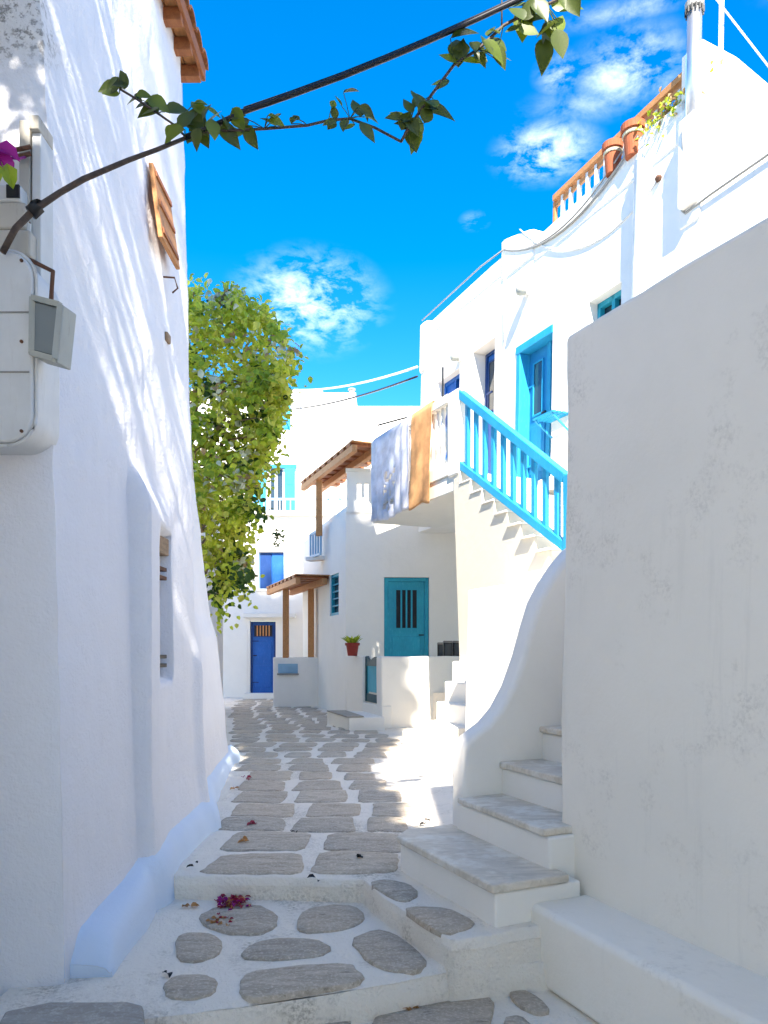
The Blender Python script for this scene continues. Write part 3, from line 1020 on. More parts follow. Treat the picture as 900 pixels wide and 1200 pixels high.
def door(parent, xf, s0, s1, z0, z1, dep, mat, frame_mat, name='door', glass=None, bars=0, panels=True, handle=None, bar_mat=None, fw=.07):
    """a framed door: part of the house, its pieces sub-parts. xf(s,d,z), d grows inwards"""
    leaf = MB().box((s0 + fw, dep + .03, z0), (s1 - fw, dep + .075, z1 - fw), xf).build(name, mat, parent, bevel=.004)
    for (a, b, c, d) in ((s0, s0 + fw, z0, z1), (s1 - fw, s1, z0, z1), (s0 + fw, s1 - fw, z1 - fw, z1)):
        MB().box((a, dep, c), (b, dep + .10, d), xf).build('door_frame', frame_mat, leaf, bevel=.006)
    w = s1 - s0 - 2 * fw
    a0, a1 = s0 + fw, s1 - fw
    zt = z1 - fw
    if glass:
        g0, g1, gz0, gz1 = a0 + w * glass[0], a0 + w * glass[1], z0 + (zt - z0) * glass[2], z0 + (zt - z0) * glass[3]
        MB().box((g0, dep + .018, gz0), (g1, dep + .034, gz1), xf).build('pane', 'dark_inside' if bars else 'glass', leaf)
        e = .025
        for (a, b, c, d) in ((g0 - e, g0, gz0 - e, gz1 + e), (g1, g1 + e, gz0 - e, gz1 + e), (g0, g1, gz0 - e, gz0), (g0, g1, gz1, gz1 + e)):
            MB().box((a, dep + .005, c), (b, dep + .04, d), xf).build('pane_trim', frame_mat, leaf)
        for k in range(bars):
            x = g0 + (g1 - g0) * (k + 1) / (bars + 1)
            MB().box((x - .016, dep + .002, gz0), (x + .016, dep + .03, gz1), xf).build('bar', bar_mat or frame_mat, leaf)
        top = glass[2] - .06
    else:
        top = .94
    if panels:
        n = 2 if top > .6 else 1
        for k in range(n):
            c = z0 + (zt - z0) * (.06 + (top - .06) * k / n + .02)
            d = z0 + (zt - z0) * (.06 + (top - .06) * (k + 1) / n - .02)
            MB().box((a0 + w * .12, dep + .016, c), (a1 - w * .12, dep + .032, d), xf).build('panel', mat, leaf, bevel=.012)
    for zc in (z0 + .28, z0 + (zt - z0) * .74):
        MB().box((a0 - .01, dep + .004, zc), (a0 + min(.16, w * .3), dep + .031, zc + .03), xf).build('hinge', frame_mat, leaf, bevel=.002)
    if handle is not None:
        x = a0 + w * handle
        zc = z0 + 1.0
        MB().box((x - .05, dep - .02, zc), (x + .05, dep + .0, zc + .025), xf).build('handle', 'black', leaf)
    return leaf


# ------------------------------------------------------------------ the balcony house on the right
BF = 1.3
fh = thing('balcony_house', F(0, 3.2, 0), 'white two-storey house with blue doors, balcony and roof terrace', 'house')


def FX(s, d, z):                       # s grows towards the camera, d inwards; slight lean
    return F(-s, BF + d + .02 * (z - 4), z)


def s_hit(u, v):
    a, z = F_hit(u, v, BF)
    return -a, z


d1a, _ = s_hit(603, 400)
d1b, z1t = s_hit(645, 381)
d2a, _ = s_hit(551, 410)
d2b, z2t = s_hit(577, 394)
w3a, _ = s_hit(510, 440)
w3b, z3t = s_hit(536, 430)
w4a, _ = s_hit(687, 350)
w4b, z4t = s_hit(725, 329)
FLOOR = 4.05
holes = [(d1a, d1b, FLOOR - .02, z1t), (d2a, d2b, FLOOR - .02, z2t), (w3a, w3b, 4.75, z3t), (w4a, w4b, z4t - .9, z4t)]
m = MB()
SN, SFAR = 2.97, -3.74
wall_open(m, FX, SFAR, SN, 3.84, 7.55, holes, .32)
wall_open(m, FX, SN, 9.0, 0.1, 6.42, [], .3)
# other sides and roof
for (p, q_, z0, z1) in (((SFAR, 0), (SFAR, 5), 3.84, 7.55), ((SN, 0), (SN, 5), 6.42, 7.55)):
    m.add([FX(p[0], p[1], z0), FX(q_[0], q_[1], z0), FX(q_[0], q_[1], z1), FX(p[0], p[1], z1)], [(0, 1, 2, 3)])
m.add([FX(SFAR, 0, 7.55), FX(SN, 0, 7.55), FX(SN, 5, 7.55), FX(SFAR, 5, 7.55)], [(0, 1, 2, 3)])
m.add([FX(SN, 0, 6.42), FX(9, 0, 6.42), FX(9, 5, 6.42), FX(SN, 5, 6.42)], [(0, 1, 2, 3)])
m.add([FX(SFAR, 0, 3.84), FX(SN, 0, 3.84), FX(SN, 5, 3.84), FX(SFAR, 5, 3.84)], [(0, 1, 2, 3)])
m.build('wall', 'white', fh, fix=False)
# lower storey behind the stair
MB().box((-9, BF + .02, 0), (-.6, 5, 3.835), F).build('lower_wall', 'white', fh)
# parapets
s58, _ = s_hit(583, 300)
s62, _ = s_hit(622, 270)
MB().prism([(SFAR - .02, 7.5), (s58, 7.5), (s58, 7.80), (SFAR - .02, 7.74)], -.012, .25, lambda s, z, d: FX(s, d, z)).build('parapet', 'white', fh, bevel=.02, seg=3)
MB().prism([(s58 + .02, 7.4), (s62, 7.4), (s62, 7.78), (s62 - .12, 7.83), (s58 + .12, 8.02), (s58 + .02, 8.02)], -.03, .45, lambda s, z, d: FX(s, d, z)).build('parapet_stub', 'white', fh, bevel=.03, seg=3, sub=.2, wob=.02)
MB().prism([(s62 + .01, 7.3), (SN + .012, 7.3), (SN + .012, 7.70), (s62 + .01, 7.62)], -.014, .22, lambda s, z, d: FX(s, d, z)).build('parapet', 'white', fh, bevel=.015, seg=2)
MB().prism([(-.02, 6.3), (3.0, 6.3), (3.0, 7.65), (1.4, 7.95), (.5, 8.22), (-.02, 8.26)], SN - .15, SN + .15, lambda d, z, s: FX(s, d, z)).build('roof_room_wall', 'white', fh, bevel=.02, seg=3)
# corner chimney lump at the far end
MB().prism([(0, 0), (.26, 0), (.30, .12), (.26, .3), (0, .3)], 6.9, 7.86, lambda s, d, z: FX(SFAR - .06 + s, d - .03, z)).build('corner_pier', 'white', fh, bevel=.05, seg=3)

# doors and windows
dleaf = door(fh, FX, d1a + .02, d1a + (d1b - d1a) * .74, FLOOR, z1t - .01, .14, 'door_blue', 'sky_blue', glass=(.28, .72, .52, .90), handle=.9, fw=.09)
MB().box((d1a + (d1b - d1a) * .70, .28, FLOOR), (d1b, .31, z1t), FX).build('doorway_shade_sheet', 'dark_inside', fh)  # near-black sheet paints in the shade of the room behind
MB().box((d1a - .01, -.02, z1t - .10), (d1b + .01, .16, z1t + .02), FX).build('door_head', 'sky_blue', fh, bevel=.01)
MB().box((d1a - .0, -.012, FLOOR), (d1a + .1, .15, z1t - .10), FX).build('door_jamb', 'sky_blue', fh, bevel=.01)
door(fh, FX, d2a + .01, d2b - .01, FLOOR, z2t - .01, .24, 'royal', 'royal_dark', glass=(.1, .9, .62, .95), panels=True, fw=.05)
for (a, b, z0, z1, mt, mf) in ((w3a, w3b, 4.76, z3t, 'royal', 'royal'), (w4a, w4b, z4t - .89, z4t, 'pale_blue', 'teal')):
    wl = MB().box((a + .05, .22, z0), (b - .05, .25, z1), FX).build('window', 'glass', fh)
    for (p, q_, r_, s_) in ((a, a + .06, z0, z1), (b - .06, b, z0, z1), (a, b, z1 - .07, z1), (a, b, z0, z0 + .06), ((a + b) / 2 - .03, (a + b) / 2 + .03, z0, z1)):
        MB().box((p, .14, r_), (q_, .215, s_), FX).build('window_frame', mf, wl, bevel=.004)
    if mt == 'royal':
        MB().box((a + .06, .17, z0), ((a + b) / 2, .2, z1 - .07), FX).build('shutter', mt, wl)

# down pipes and wall lamps are things hung on the wall
sp, _ = s_hit(749, 250)
p = thing('down_pipe', FX(sp, -.05, 3.3), 'thick white pipe running down the upper house front below the flowerpots', 'pipe')
MB().tube([FX(sp, -.04, 3.3), FX(sp, -.04, 6), FX(sp, -.04, 7.42), FX(sp, .06, 7.52)], .085, 14).build('pipe', 'white_paint', p, smooth=True)
sp2, _ = s_hit(800, 150)
p = thing('chimney_flue', FX(sp2 + .08, .05, 6.5), 'metal chimney flue with a slotted cap on the roof room', 'chimney')
MB().tube([FX(sp2 + .1, -.02, 7.4), FX(sp2 + .1, -.02, 8.65)], .078, 16).build('pipe', 'metal', p, smooth=True)
MB().lathe([(.078, 0), (.10, .01), (.10, .08), (.09, .09), (.02, .10)], FX(sp2 + .1, -.02, 8.65), 18).build('cap', 'cable_grey', p)
for k in range(14):
    c = Vector(FX(sp2 + .1, -.02, 8.61))
    a = 2 * math.pi * k / 14
    MB().box((c.x + .094 * math.cos(a) - .008, c.y + .094 * math.sin(a) - .008, 8.60), (c.x + .094 * math.cos(a) + .008, c.y + .094 * math.sin(a) + .008, 8.67)).build('cap_slot', 'black', p)
MB().box((sp2 - .02, -.12, 6.48), (sp2 + .20, .10, 7.45), FX).build('flue_base', 'white', p, bevel=.02)
an = thing('antenna_poles', FX(SN, .2, 8.1), 'thin white antenna poles on top of the roof room', 'antenna')
for (ds, dd, h, r) in ((-.05, .10, 1.25, .030), (.05, .35, 1.2, .018), (-.1, .55, .9, .012)):
    MB().tube([FX(SN + ds, dd, 7.9), FX(SN + ds, dd, 8.2 + h)], r, 8).build('pole', 'white_paint', an)
MB().tube([FX(SN, .3, 8.95), FX(SN - .1, 1.6, 8.35)], .012, 6).build('stay_wire', 'white_paint', an)
MB().lathe([(.06, 0), (.11, .05), (.11, .12), (.05, .16)], FX(SN, 1.62, 7.93), 14).build('insulator', 'black', an, smooth=True)
MB().tube([FX(SN + .0, -.035, 8.2), FX(SN, -.035, 7.2), FX(SN, -.035, 6.5)], .05, 10).build('mast', 'pale_blue', an, smooth=True)

for (u, v, lab) in ((615, 341, 'small white wall lamp beside the cable above the open blue door'), (537, 419, 'small white wall lamp between the recessed window and doorway')):
    s, z = s_hit(u, v)
    p = thing('wall_lamp', FX(s, -.1, z - .06), lab, 'lamp')
    MB().box((s - .05, -.05, z - .06), (s + .05, .02, z + .07), FX).build('base', 'white_paint', p, bevel=.01)
    c = FX(s, -.12, z)
    MB().lathe([(.03, -.07), (.075, -.05), (.085, 0), (.075, .06), (.03, .08)], c, 14).build('globe', 'lamp_frame', p, smooth=True)
# blue folding shelf at the door
s, z = s_hit(652, 492)
p = thing('wall_shelf', FX(s, -.1, z - .1), 'small sky blue slatted shelf bracketed beside the open blue door', 'shelf')
for k in range(4):
    MB().box((s - .16, -.30 + k * .085, z), (s + .30, -.30 + k * .085 + .06, z + .02), FX).build('slat', 'sky_blue', p)
for ds in (-.12, .26):
    MB().bar(FX(s + ds, .0, z - .22), FX(s + ds, -.28, z - .012), .02, .02).build('bracket', 'sky_blue', p)
# roof terrace railing
sr0, _ = s_hit(640, 245)
sr1, _ = s_hit(799, 80)
p = thing('terrace_railing', FX((sr0 + sr1) / 2, .08, 7.6), 'brown wooden railing with short slats on the roof terrace edge', 'railing')
MB().bar(FX(sr0, .08, 8.03), FX(sr1, .08, 8.10), .11, .085).build('top_rail', 'wood_light', p, bevel=.008)
MB().bar(FX(sr0, .08, 7.93), FX(sr1, .08, 8.00), .035, .06).build('under_rail', 'wood_light', p)
n = 15
for k in range(n):
    s = sr0 + (sr1 - sr0) * k / (n - 1)
    MB().box((s - .022, .055, 7.5), (s + .022, .105, 7.99), FX).build('slat', 'wood_light' if k % 7 == 0 else 'white_paint', p)
for (u, v, lab) in ((713, 168, 'left of the two terracotta pots on the roof terrace edge, the farther one'), (737, 150, 'nearer and larger terracotta pot on the roof terrace edge beside the pipe')):
    s, _ = s_hit(u, v)
    r = .12 if u < 720 else .135
    p = thing('terracotta_pot', FX(s, .02, 7.62), lab, 'flowerpot', 'terracotta pots on the roof terrace')
    c = FX(s, .0, 7.60)
    MB().lathe([(r * .72, 0), (r * .95, .30), (r * 1.12, .30), (r * 1.14, .38), (r * 1.02, .39), (r * .9, .33), (.02, .33)], c, 22).build('pot', 'terracotta', p, smooth=False)
    MB().lathe([(r * .965, .24), (r * 1.0, .245), (r * 1.0, .275), (r * .965, .28)], c, 22).build('rim_band', 'leaf_pale', p)
rp = random.Random(5)
s, _ = s_hit(772, 110)
p = thing('terrace_plant', FX(s, .05, 7.6), 'trailing green and yellow plant on the roof terrace by the flue', 'plant')
m = MB()
for k in range(260):
    c = Vector(FX(s + rp.gauss(0, .26), .02 + rp.gauss(0, .06), 7.80 + rp.gauss(0, .09)))
    leaf_geo(m, c, Vector((rp.gauss(0, 1), rp.gauss(0, 1), rp.gauss(0, 1))), Vector((rp.gauss(0, 1), rp.gauss(0, 1), 1)), .07, .04, rp.choice((0, 1, 1, 2)))
m.build('foliage', ['leaf_mid', 'leaf_bright', 'leaf_dry'], p, fix=False)
MB().box((s - .4, -.02, 7.62), (s + .35, .16, 7.76), FX).build('trough', 'white_paint', p, bevel=.01)

# cables looping over the house front
def sag(p, q_, drop, n=14):
    p, q_ = Vector(p), Vector(q_)
    return [p.lerp(q_, k / n) - Vector((0, 0, drop * 4 * (k / n) * (1 - k / n))) for k in range(n + 1)]


sA, zA = s_hit(588, 292)
for (u, v, dr, r, mt, lab) in ((746, 158, .42, .016, 'cable_grey', 'heavier of the grey cables looping up the house front to the pots'),
                               (726, 178, .36, .011, 'cable_grey', 'thinner grey cable looping up the house front beside the heavier one')):
    s, z = s_hit(u, v)
    tag(MB().tube(sag(FX(sA, -.03, zA), FX(s, -.05, z), dr), r, 6).build('wall_cable', mt, smooth=True), lab, 'cable')
s, z = s_hit(768, 208)
sB, zB = s_hit(606, 268)
tag(MB().tube(sag(FX(sB, -.03, zB), FX(s, -.012, z), .55), .010, 6).build('wall_cable', 'white_paint', smooth=True), 'pale cable sagging lowest across the white house front', 'cable')
MB().lathe([(.03, -.03), (.045, 0), (.03, .03)], FX(s, -.012, z), 10).build('cable_entry', 'rust', fh)
sC, zC = s_hit(797, 250)
sD, zD = s_hit(806, 150)
tag(MB().tube([FX(sD, -.14, zD), FX(sD - .02, -.1, zD - .3), FX(sC + .02, -.02, zC + .3), FX(sC, -.02, zC + .04), FX(sC + .05, -.02, zC - .02), FX(SN + .3, -.02, 6.46), FX(6, -.02, 6.46)], .016, 6).build('wall_cable', 'cable_grey', smooth=True),
    'grey cable dropping from the flue and following the lower roof edge', 'cable')
tag(MB().tube([FX(sA, -.02, 7.86), FX(sA + .01, -.02, 6.9), FX(sA + .02, -.02, 6.4)], .009, 6).build('wall_cable', 'white_paint', smooth=True), 'thin pale cable hanging straight down the house front', 'cable')
tag(MB().tube([FX(SFAR + .05, -.03, 7.9), FX(-1.5, -.03, 7.92), FX(sA, -.03, 7.86)], .012, 6).build('wall_cable', 'cable_grey', smooth=True), 'dark cable running along the top of the far parapet', 'cable')

# ------------------------------------------------------------------ upper stair tower, balcony, blue railing
st = thing('upper_staircase', F(-1.2, .6, 0), 'cream-white stair tower with steps climbing along the house to the balcony', 'staircase')
NS = 9
prof = [(.0, .2), (.0, FLOOR - .2), (.0, FLOOR)]
a, z = -.18, FLOOR
for k in range(NS):
    prof += [(a, z), (a, z - .19)]
    z -= .19
    a -= .29
prof += [(a - .4, z), (a - .4, .2)]
m = MB()
m.prism(prof, 0.0, 1.28, lambda a, z, b: F(a, b + (.14 * max(0, 1 - (z - .2) / 3.6) if b < .5 else 0), z))
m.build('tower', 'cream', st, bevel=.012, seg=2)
a, z = -.18, FLOOR
for k in range(NS):
    z -= .19
    MB().box((a - .29 - .0, -.012, z), (a + .0, 1.27, z + .022), F).build('tread', 'white', st, bevel=.006)
    a -= .29

br = thing('stair_railing', F(-1.2, .03, 2.7), 'bright sky blue wooden railing sloping down the upper stairs', 'railing')
RA0, RA1 = -.12, -2.47
zt = lambda a: 5.13 + (a - RA0) / (RA1 - RA0) * (3.47 - 5.13)
zb = lambda a: 4.15 + (a - RA0) / (RA1 - RA0) * (2.72 - 4.15)
MB().bar(F(RA0, .05, zt(RA0)), F(RA1, .05, zt(RA1)), .11, .11).build('top_rail', 'sky_blue', br, bevel=.01)
MB().bar(F(RA0, .05, zb(RA0)), F(RA1, .05, zb(RA1)), .09, .10).build('bottom_rail', 'sky_blue', br, bevel=.01)
MB().box((RA0 - .01, .0, zb(RA0) - .06), (RA0 + .13, .10, zt(RA0) + .05), F).build('post', 'sky_blue', br, bevel=.01)
MB().box((RA1 - .09, .0, zb(RA1) - .06), (RA1 - .0, .10, zt(RA1) + .03), F).build('post', 'sky_blue', br, bevel=.01)
for k in range(10):
    a = RA0 - .02 + (RA1 - RA0) * (k + .8) / 10.6
    MB().box((a - .036, .025, zb(a)), (a + .036, .075, zt(a)), F).build('baluster', 'sky_blue', br, bevel=.005)

bl = thing('balcony', F(1.4, .6, 3.8), 'white balcony with turned balusters overhanging the teal door terrace', 'balcony')
AE = 2.95
MB().box((.003, .01, 3.80), (AE, 1.29, FLOOR), F).build('slab', 'white_warm', bl, bevel=.02, seg=3)
MB().box((.15, -.01, FLOOR), (AE, .16, 4.24), F).build('base_beam', 'white_warm', bl, bevel=.012)
MB().box((.15, -.02, 5.08), (AE, .17, 5.21), F).build('top_rail', 'white_warm', bl, bevel=.015)
MB().box((-.16, -.02, FLOOR - .04), (.145, .20, 5.20), F).build('pillar', 'white', bl, bevel=.03, seg=3)
MB().box((AE - .2, -.015, FLOOR + .003), (AE + .03, .18, 5.24), F).build('pillar', 'white', bl, bevel=.03, seg=3)
MB().box((AE - .12, .18, FLOOR + .004), (AE + .02, 1.29, 5.05), F).build('end_wall', 'white', bl, bevel=.02)
for k in range(17):
    a = .27 + k * .147
    if a > AE - .25:
        break
    MB().lathe([(.036, 0), (.036, .08), (.024, .12), (.042, .28), (.046, .36), (.026, .58), (.024, .70), (.036, .76), (.036, .85)], F(a, .07, 4.235), 10).build('baluster', 'white_warm', bl, smooth=True)

# washing on the balcony
def cloth(u0, u1, vt, vb, mat, name, label, folds, amp, tilt=0.0, seed=0, hole=False):
    a0, z0 = F_hit(u0, vt, -.09)
    a1, _ = F_hit(u1, vt, -.09)
    zt_, nxx, nyy = 5.225, 60, 34
    _, zb_ = F_hit((u0 + u1) / 2, vb, -.09)

    def v(i, j):
        s, t = i / (nxx - 1), j / (nyy - 1)
        a = a0 + (a1 - a0) * (s + .02 * math.sin(9 * t + 3 * s + seed) * t)
        b = -.045 - .035 * t - amp * (.35 + .65 * t) * (math.sin(folds * s * 2 * math.pi + 1.3 * math.sin(3 * t + seed)) + .5 * nz(s * 6, t * 2, seed))
        z = zt_ - (zt_ - zb_) * t + .03 * t * math.sin(s * 7 + seed) + tilt * s * t
        if j == 0:
            b, z = .12, zt_
        if j == 1:
            b, z = -.03, zt_ + .004
        return F(a, b, z)
    mm = MB()
    mm.grid(nxx, nyy, v)
    if hole:                                            # lace: many little openings in the lower middle
        keep, km = [], []
        rr = random.Random(2)
        for f_ in mm.f:
            i, j = f_[0] % nxx, f_[0] // nxx
            s, t = i / nxx, j / nyy
            if .30 < s < .62 and .42 < t < .86 and (nz(s * 14, t * 16, 3) > .12):
                continue
            keep.append(f_)
        mm.f, mm.mi = keep, [0] * len(keep)
    ob = mm.build(name, mat, smooth=True, fix=False)
    md = ob.modifiers.new('thick', 'SOLIDIFY')
    md.thickness = .004
    return tag(ob, label, 'laundry')


cloth(434, 477, 490, 606, 'lace', 'lace_curtain', 'pale lilac-white lace curtain hung over the balcony rail to dry', 6, .020, 0, 1, True)
cloth(479, 503, 484, 592, 'orange_cloth', 'orange_towel', 'orange cloth hung over the balcony rail beside the lace curtain', 1.3, .012, 0, 4)
p = thing('clothes_pole', F(2.4, -.3, 5.2), 'thin black pole lying across the balcony rail', 'pole')
MB().tube([F(1.2, .25, 5.30), F(2.0, -.30, 5.23)], .014, 7).build('rod', 'black', p)
MB().tube([F(1.1, .25, 5.8), F(1.12, .1, 5.22)], .014, 7).build('stay', 'cable_grey', p)
MB().tube([F(.5, .10, 5.72), F(.5, .10, 5.2)], .014, 7).build('stay', 'black', p)

# ------------------------------------------------------------------ teal-door house beyond the balcony
C1 = Vector((-.74, 14.5))
EH = Vector((.9995, .03)).normalized()
IH = Vector((-.03, .9995)).normalized()
DL = Vector((-.2917, .9565))


def H(s, d, z):
    q_ = C1 + EH * s + IH * d
    return (q_.x, q_.y, z)


th = thing('teal_door_house', (0, 16, 0), 'low white house with a teal door under the balcony', 'house')
HTOP = 4.24
td0 = (at(450, 700, 14.52).x - C1.x)
td1 = (at(503, 700, 14.54).x - C1.x)
TF = .85
m = MB()
wall_open(m, H, 0, 3.6, .1, HTOP, [(td0, td1, TF, 2.98)], .2)


def HL(s, d, z):                       # left face, s grows away from the camera
    q_ = C1 + DL * s + Vector((.9565, .2917)) * d
    return (q_.x, q_.y, z)


# little window in the left face
def hl_s(u):
    r = (u - 450) / FPX
    return (C1.x - r * C1.y) / (r * DL.y - DL.x)


ws0, ws1 = hl_s(397), hl_s(386.5)
wall_open(m, HL, 0, 4.4, .1, HTOP, [(ws0, ws1, 2.28, 3.13)], .18)
q0, q1, q2 = Vector(HL(4.4, 0, HTOP)), Vector(H(3.6, 0, HTOP)), Vector(H(3.6, 4.2, HTOP))
m.add([H(0, 0, HTOP), q1, q2, q0], [(0, 1, 2, 3)])
m.add([q0, q2, (q2.x, q2.y, .1), (q0.x, q0.y, .1)], [(0, 1, 2, 3)])
m.build('wall', 'white', th, fix=False)
door(th, H, td0 + .005, td1 - .005, TF, 2.975, .03, 'teal', 'teal', glass=(.22, .78, .56, .92), bars=3, handle=.9, bar_mat='teal', fw=.075)
wl = MB().box((ws0, .10, 2.28), (ws1, .13, 3.13), HL).build('window', 'glass', th)
for (a, b, c, d) in ((ws0, ws0 + .05, 2.28, 3.13), (ws1 - .05, ws1, 2.28, 3.13), (ws0 + .05, ws1 - .05, 3.07, 3.13), (ws0 + .05, ws1 - .05, 2.28, 2.34)):
    MB().box((a, .03, c), (b, .098, d), HL).build('window_frame', 'teal', wl)
for k in range(4):
    z = 2.34 + .73 * (k + 1) / 5
    MB().box((ws0 + .05, .05, z - .014), (ws1 - .05, .08, z + .014), HL).build('window_bar', 'teal', wl)
# roof parapet above the teal door, with slits
m = MB()
wall_open(m, H, .02, 1.1, HTOP - .05, 5.02, [(.22, .30, 4.45, 4.8), (.36, .44, 4.45, 4.8)], .12)
m.add([H(.02, 0, 5.02), H(1.1, 0, 5.02), H(1.1, .14, 5.02), H(.02, .14, 5.02)], [(0, 1, 2, 3)])
m.add([H(.02, 0, 4.2), H(.02, .14, 4.2), H(.02, .14, 5.02), H(.02, 0, 5.02)], [(0, 1, 2, 3)])
m.build('roof_parapet', 'white_clean', th, fix=False)
MB().box((.0, -.03, 5.02), (1.12, .17, 5.08), H).build('coping', 'white_clean', th, bevel=.01)
MB().box((.0, .10, HTOP + .002), (4.4, .22, 4.42), HL).build('roof_kerb', 'white_clean', th, bevel=.02)
# terrace floor and walls
m = MB()
MB().prism([H(.02, -.002, 0)[:2], H(3.3, -.002, 0)[:2], (2.0, 12.6), (.4, 12.8), (-.02, 12.3)], .1, TF).build('terrace_floor', 'grout', th)
gA, gB = Vector((-.375, 13.2)), Vector((-.04, 12.25))
tw = thing('terrace_wall', (.2, 12.9, .28), 'low white wall in front of the teal door with a small gate gap', 'wall')
for nm, P, Q, zt_, th_ in (('wall_length', Vector(HL(-.0, 0, 0)[:2]), gA, 1.47, .16), ('wall_length', gB, Vector((1.55, 13.15)), 1.47, .18)):
    d = (Q - P).normalized()
    nn = Vector((-d.y, d.x))
    if nn.y < 0:
        nn = -nn
    P2, Q2 = P + nn * .0, Q
    MB().prism([tuple(P2), tuple(Q2), tuple(Q2 + nn * th_), tuple(P2 + nn * th_)], .15, zt_).build(nm, 'white', tw, bevel=.03, seg=3, sub=.2, wob=.02)
MB().prism([tuple(gA), tuple(gB), tuple(gB + Vector((.17, .06))), tuple(gA + Vector((.17, .06)))], .15, .66).build('gate_sill', 'white', tw, bevel=.02, seg=2)
gt = thing('garden_gate', (-.2, 12.75, .68), 'small teal gate with scalloped dark top rail in the terrace wall', 'gate')
gd = (gB - gA)


def G(s, d, z):
    q_ = gA + gd * s + Vector((.94, .33)) * d
    return (q_.x, q_.y, z)


MB().box((.08, .06, .82), (.95, .085, 1.30), G).build('panel', 'teal', gt, bevel=.004)
MB().box((.05, .045, .68), (.98, .095, .82), G).build('bottom_rail', 'teal_dark', gt)
MB().prism([(.05, 1.30), (.98, 1.30), (.98, 1.36), (.9, 1.42), (.78, 1.38), (.66, 1.43), (.52, 1.46), (.38, 1.43), (.26, 1.38), (.14, 1.42), (.05, 1.47)], .045, .095, lambda s, z, d: G(s, d, z)).build('top_rail', 'teal_dark', gt)
MB().box((.02, .04, .68), (.075, .10, 1.46), G).build('gate_post', 'teal_dark', gt)
# entry step
q_ = [on_z(400, 853, L2), on_z(447, 859, L2)]
es = thing('entry_step', (-.35, 12.3, .28), 'low white step with a grey lip below the teal gate', 'step')
MB().prism([tuple(gA + Vector((-.62, -.10))), tuple(gB + Vector((-.52, -.30))), tuple(gB + Vector((.06, -.22))), tuple(gA + Vector((.03, -.0)))], .2, .50).build('block', 'white', es, bevel=.015, seg=2)
MB().prism([tuple(gA + Vector((-.62, -.11))), tuple(gB + Vector((-.55, -.31))), tuple(gB + Vector((-.28, -.27))), tuple(gA + Vector((-.3, -.05)))], .502, .522).build('lip', 'slab_stone', es)
# potted succulent
pc = at(413, 768, 13.72)
pc.z = 1.465
pp = thing('potted_succulent', pc, 'red flowerpot with a spiky green succulent on the terrace wall', 'flowerpot')
MB().lathe([(.085, 0), (.115, .19), (.135, .19), (.138, .235), (.12, .24), (.11, .21), (.02, .21)], pc, 20).build('pot', 'pot_red', pp)
rp = random.Random(9)
m = MB()
for k in range(46):
    a = rp.uniform(0, 6.28)
    d = Vector((math.cos(a) * .55, math.sin(a) * .55, rp.uniform(.5, 1.4)))
    leaf_geo(m, pc + Vector((math.cos(a) * .05, math.sin(a) * .05, .2)), d, Vector((-d.x, -d.y, .6)), rp.uniform(.14, .24), rp.uniform(.04, .06), rp.choice((0, 0, 1)), .3, .1)
m.build('leaves', ['leaf_mid', 'leaf_bright'], pp, fix=False)
# black crates on the terrace wall
for (u0, u1, v0, lab) in ((513, 519, 753, 'smallest black box on the terrace wall near the teal door'), (520, 530, 751, 'middle black box in the row on the terrace wall'), (531, 541, 751, 'black box on the terrace wall against the stair tower')):
    a, b = at(u0, 767, 13.1), at(u1, v0, 13.1)
    p = thing('black_crate', ((a.x + b.x) / 2, 13.15, 1.45), lab, 'crate', 'black crates on the terrace wall')
    MB().box((a.x, 13.06, 1.455), (b.x, 13.22, b.z), ident).build('box', 'black', p, bevel=.006)
    MB().box((a.x - .006, 13.055, b.z - .03), (b.x + .006, 13.225, b.z - .012)).build('rim', 'cable_grey', p)
    MB().box((a.x + .02, 13.05, 1.49), (b.x - .02, 13.065, b.z - .05)).build('front_panel', 'glass', p)
# plant tub on roof
pc = Vector(H(.72, .08, 5.08))
pp = thing('roof_planter', pc, 'white planter with a dark green shrub on the roof parapet beside the lace curtain', 'planter')
MB().lathe([(.12, 0), (.16, .16), (.17, .18), (.02, .18)], pc, 14).build('tub', 'white_paint', pp)
m = MB()
for k in range(160):
    c = pc + Vector((rp.gauss(0, .12), rp.gauss(0, .10), .24 + rp.gauss(0, .06)))
    leaf_geo(m, c, Vector((rp.gauss(0, 1), rp.gauss(0, 1), rp.gauss(.3, .8))), Vector((rp.gauss(0, 1), -1, 1)), .075, .04, rp.choice((0, 0, 1)))
m.build('foliage', ['leaf_dark', 'leaf_mid'], pp, fix=False)

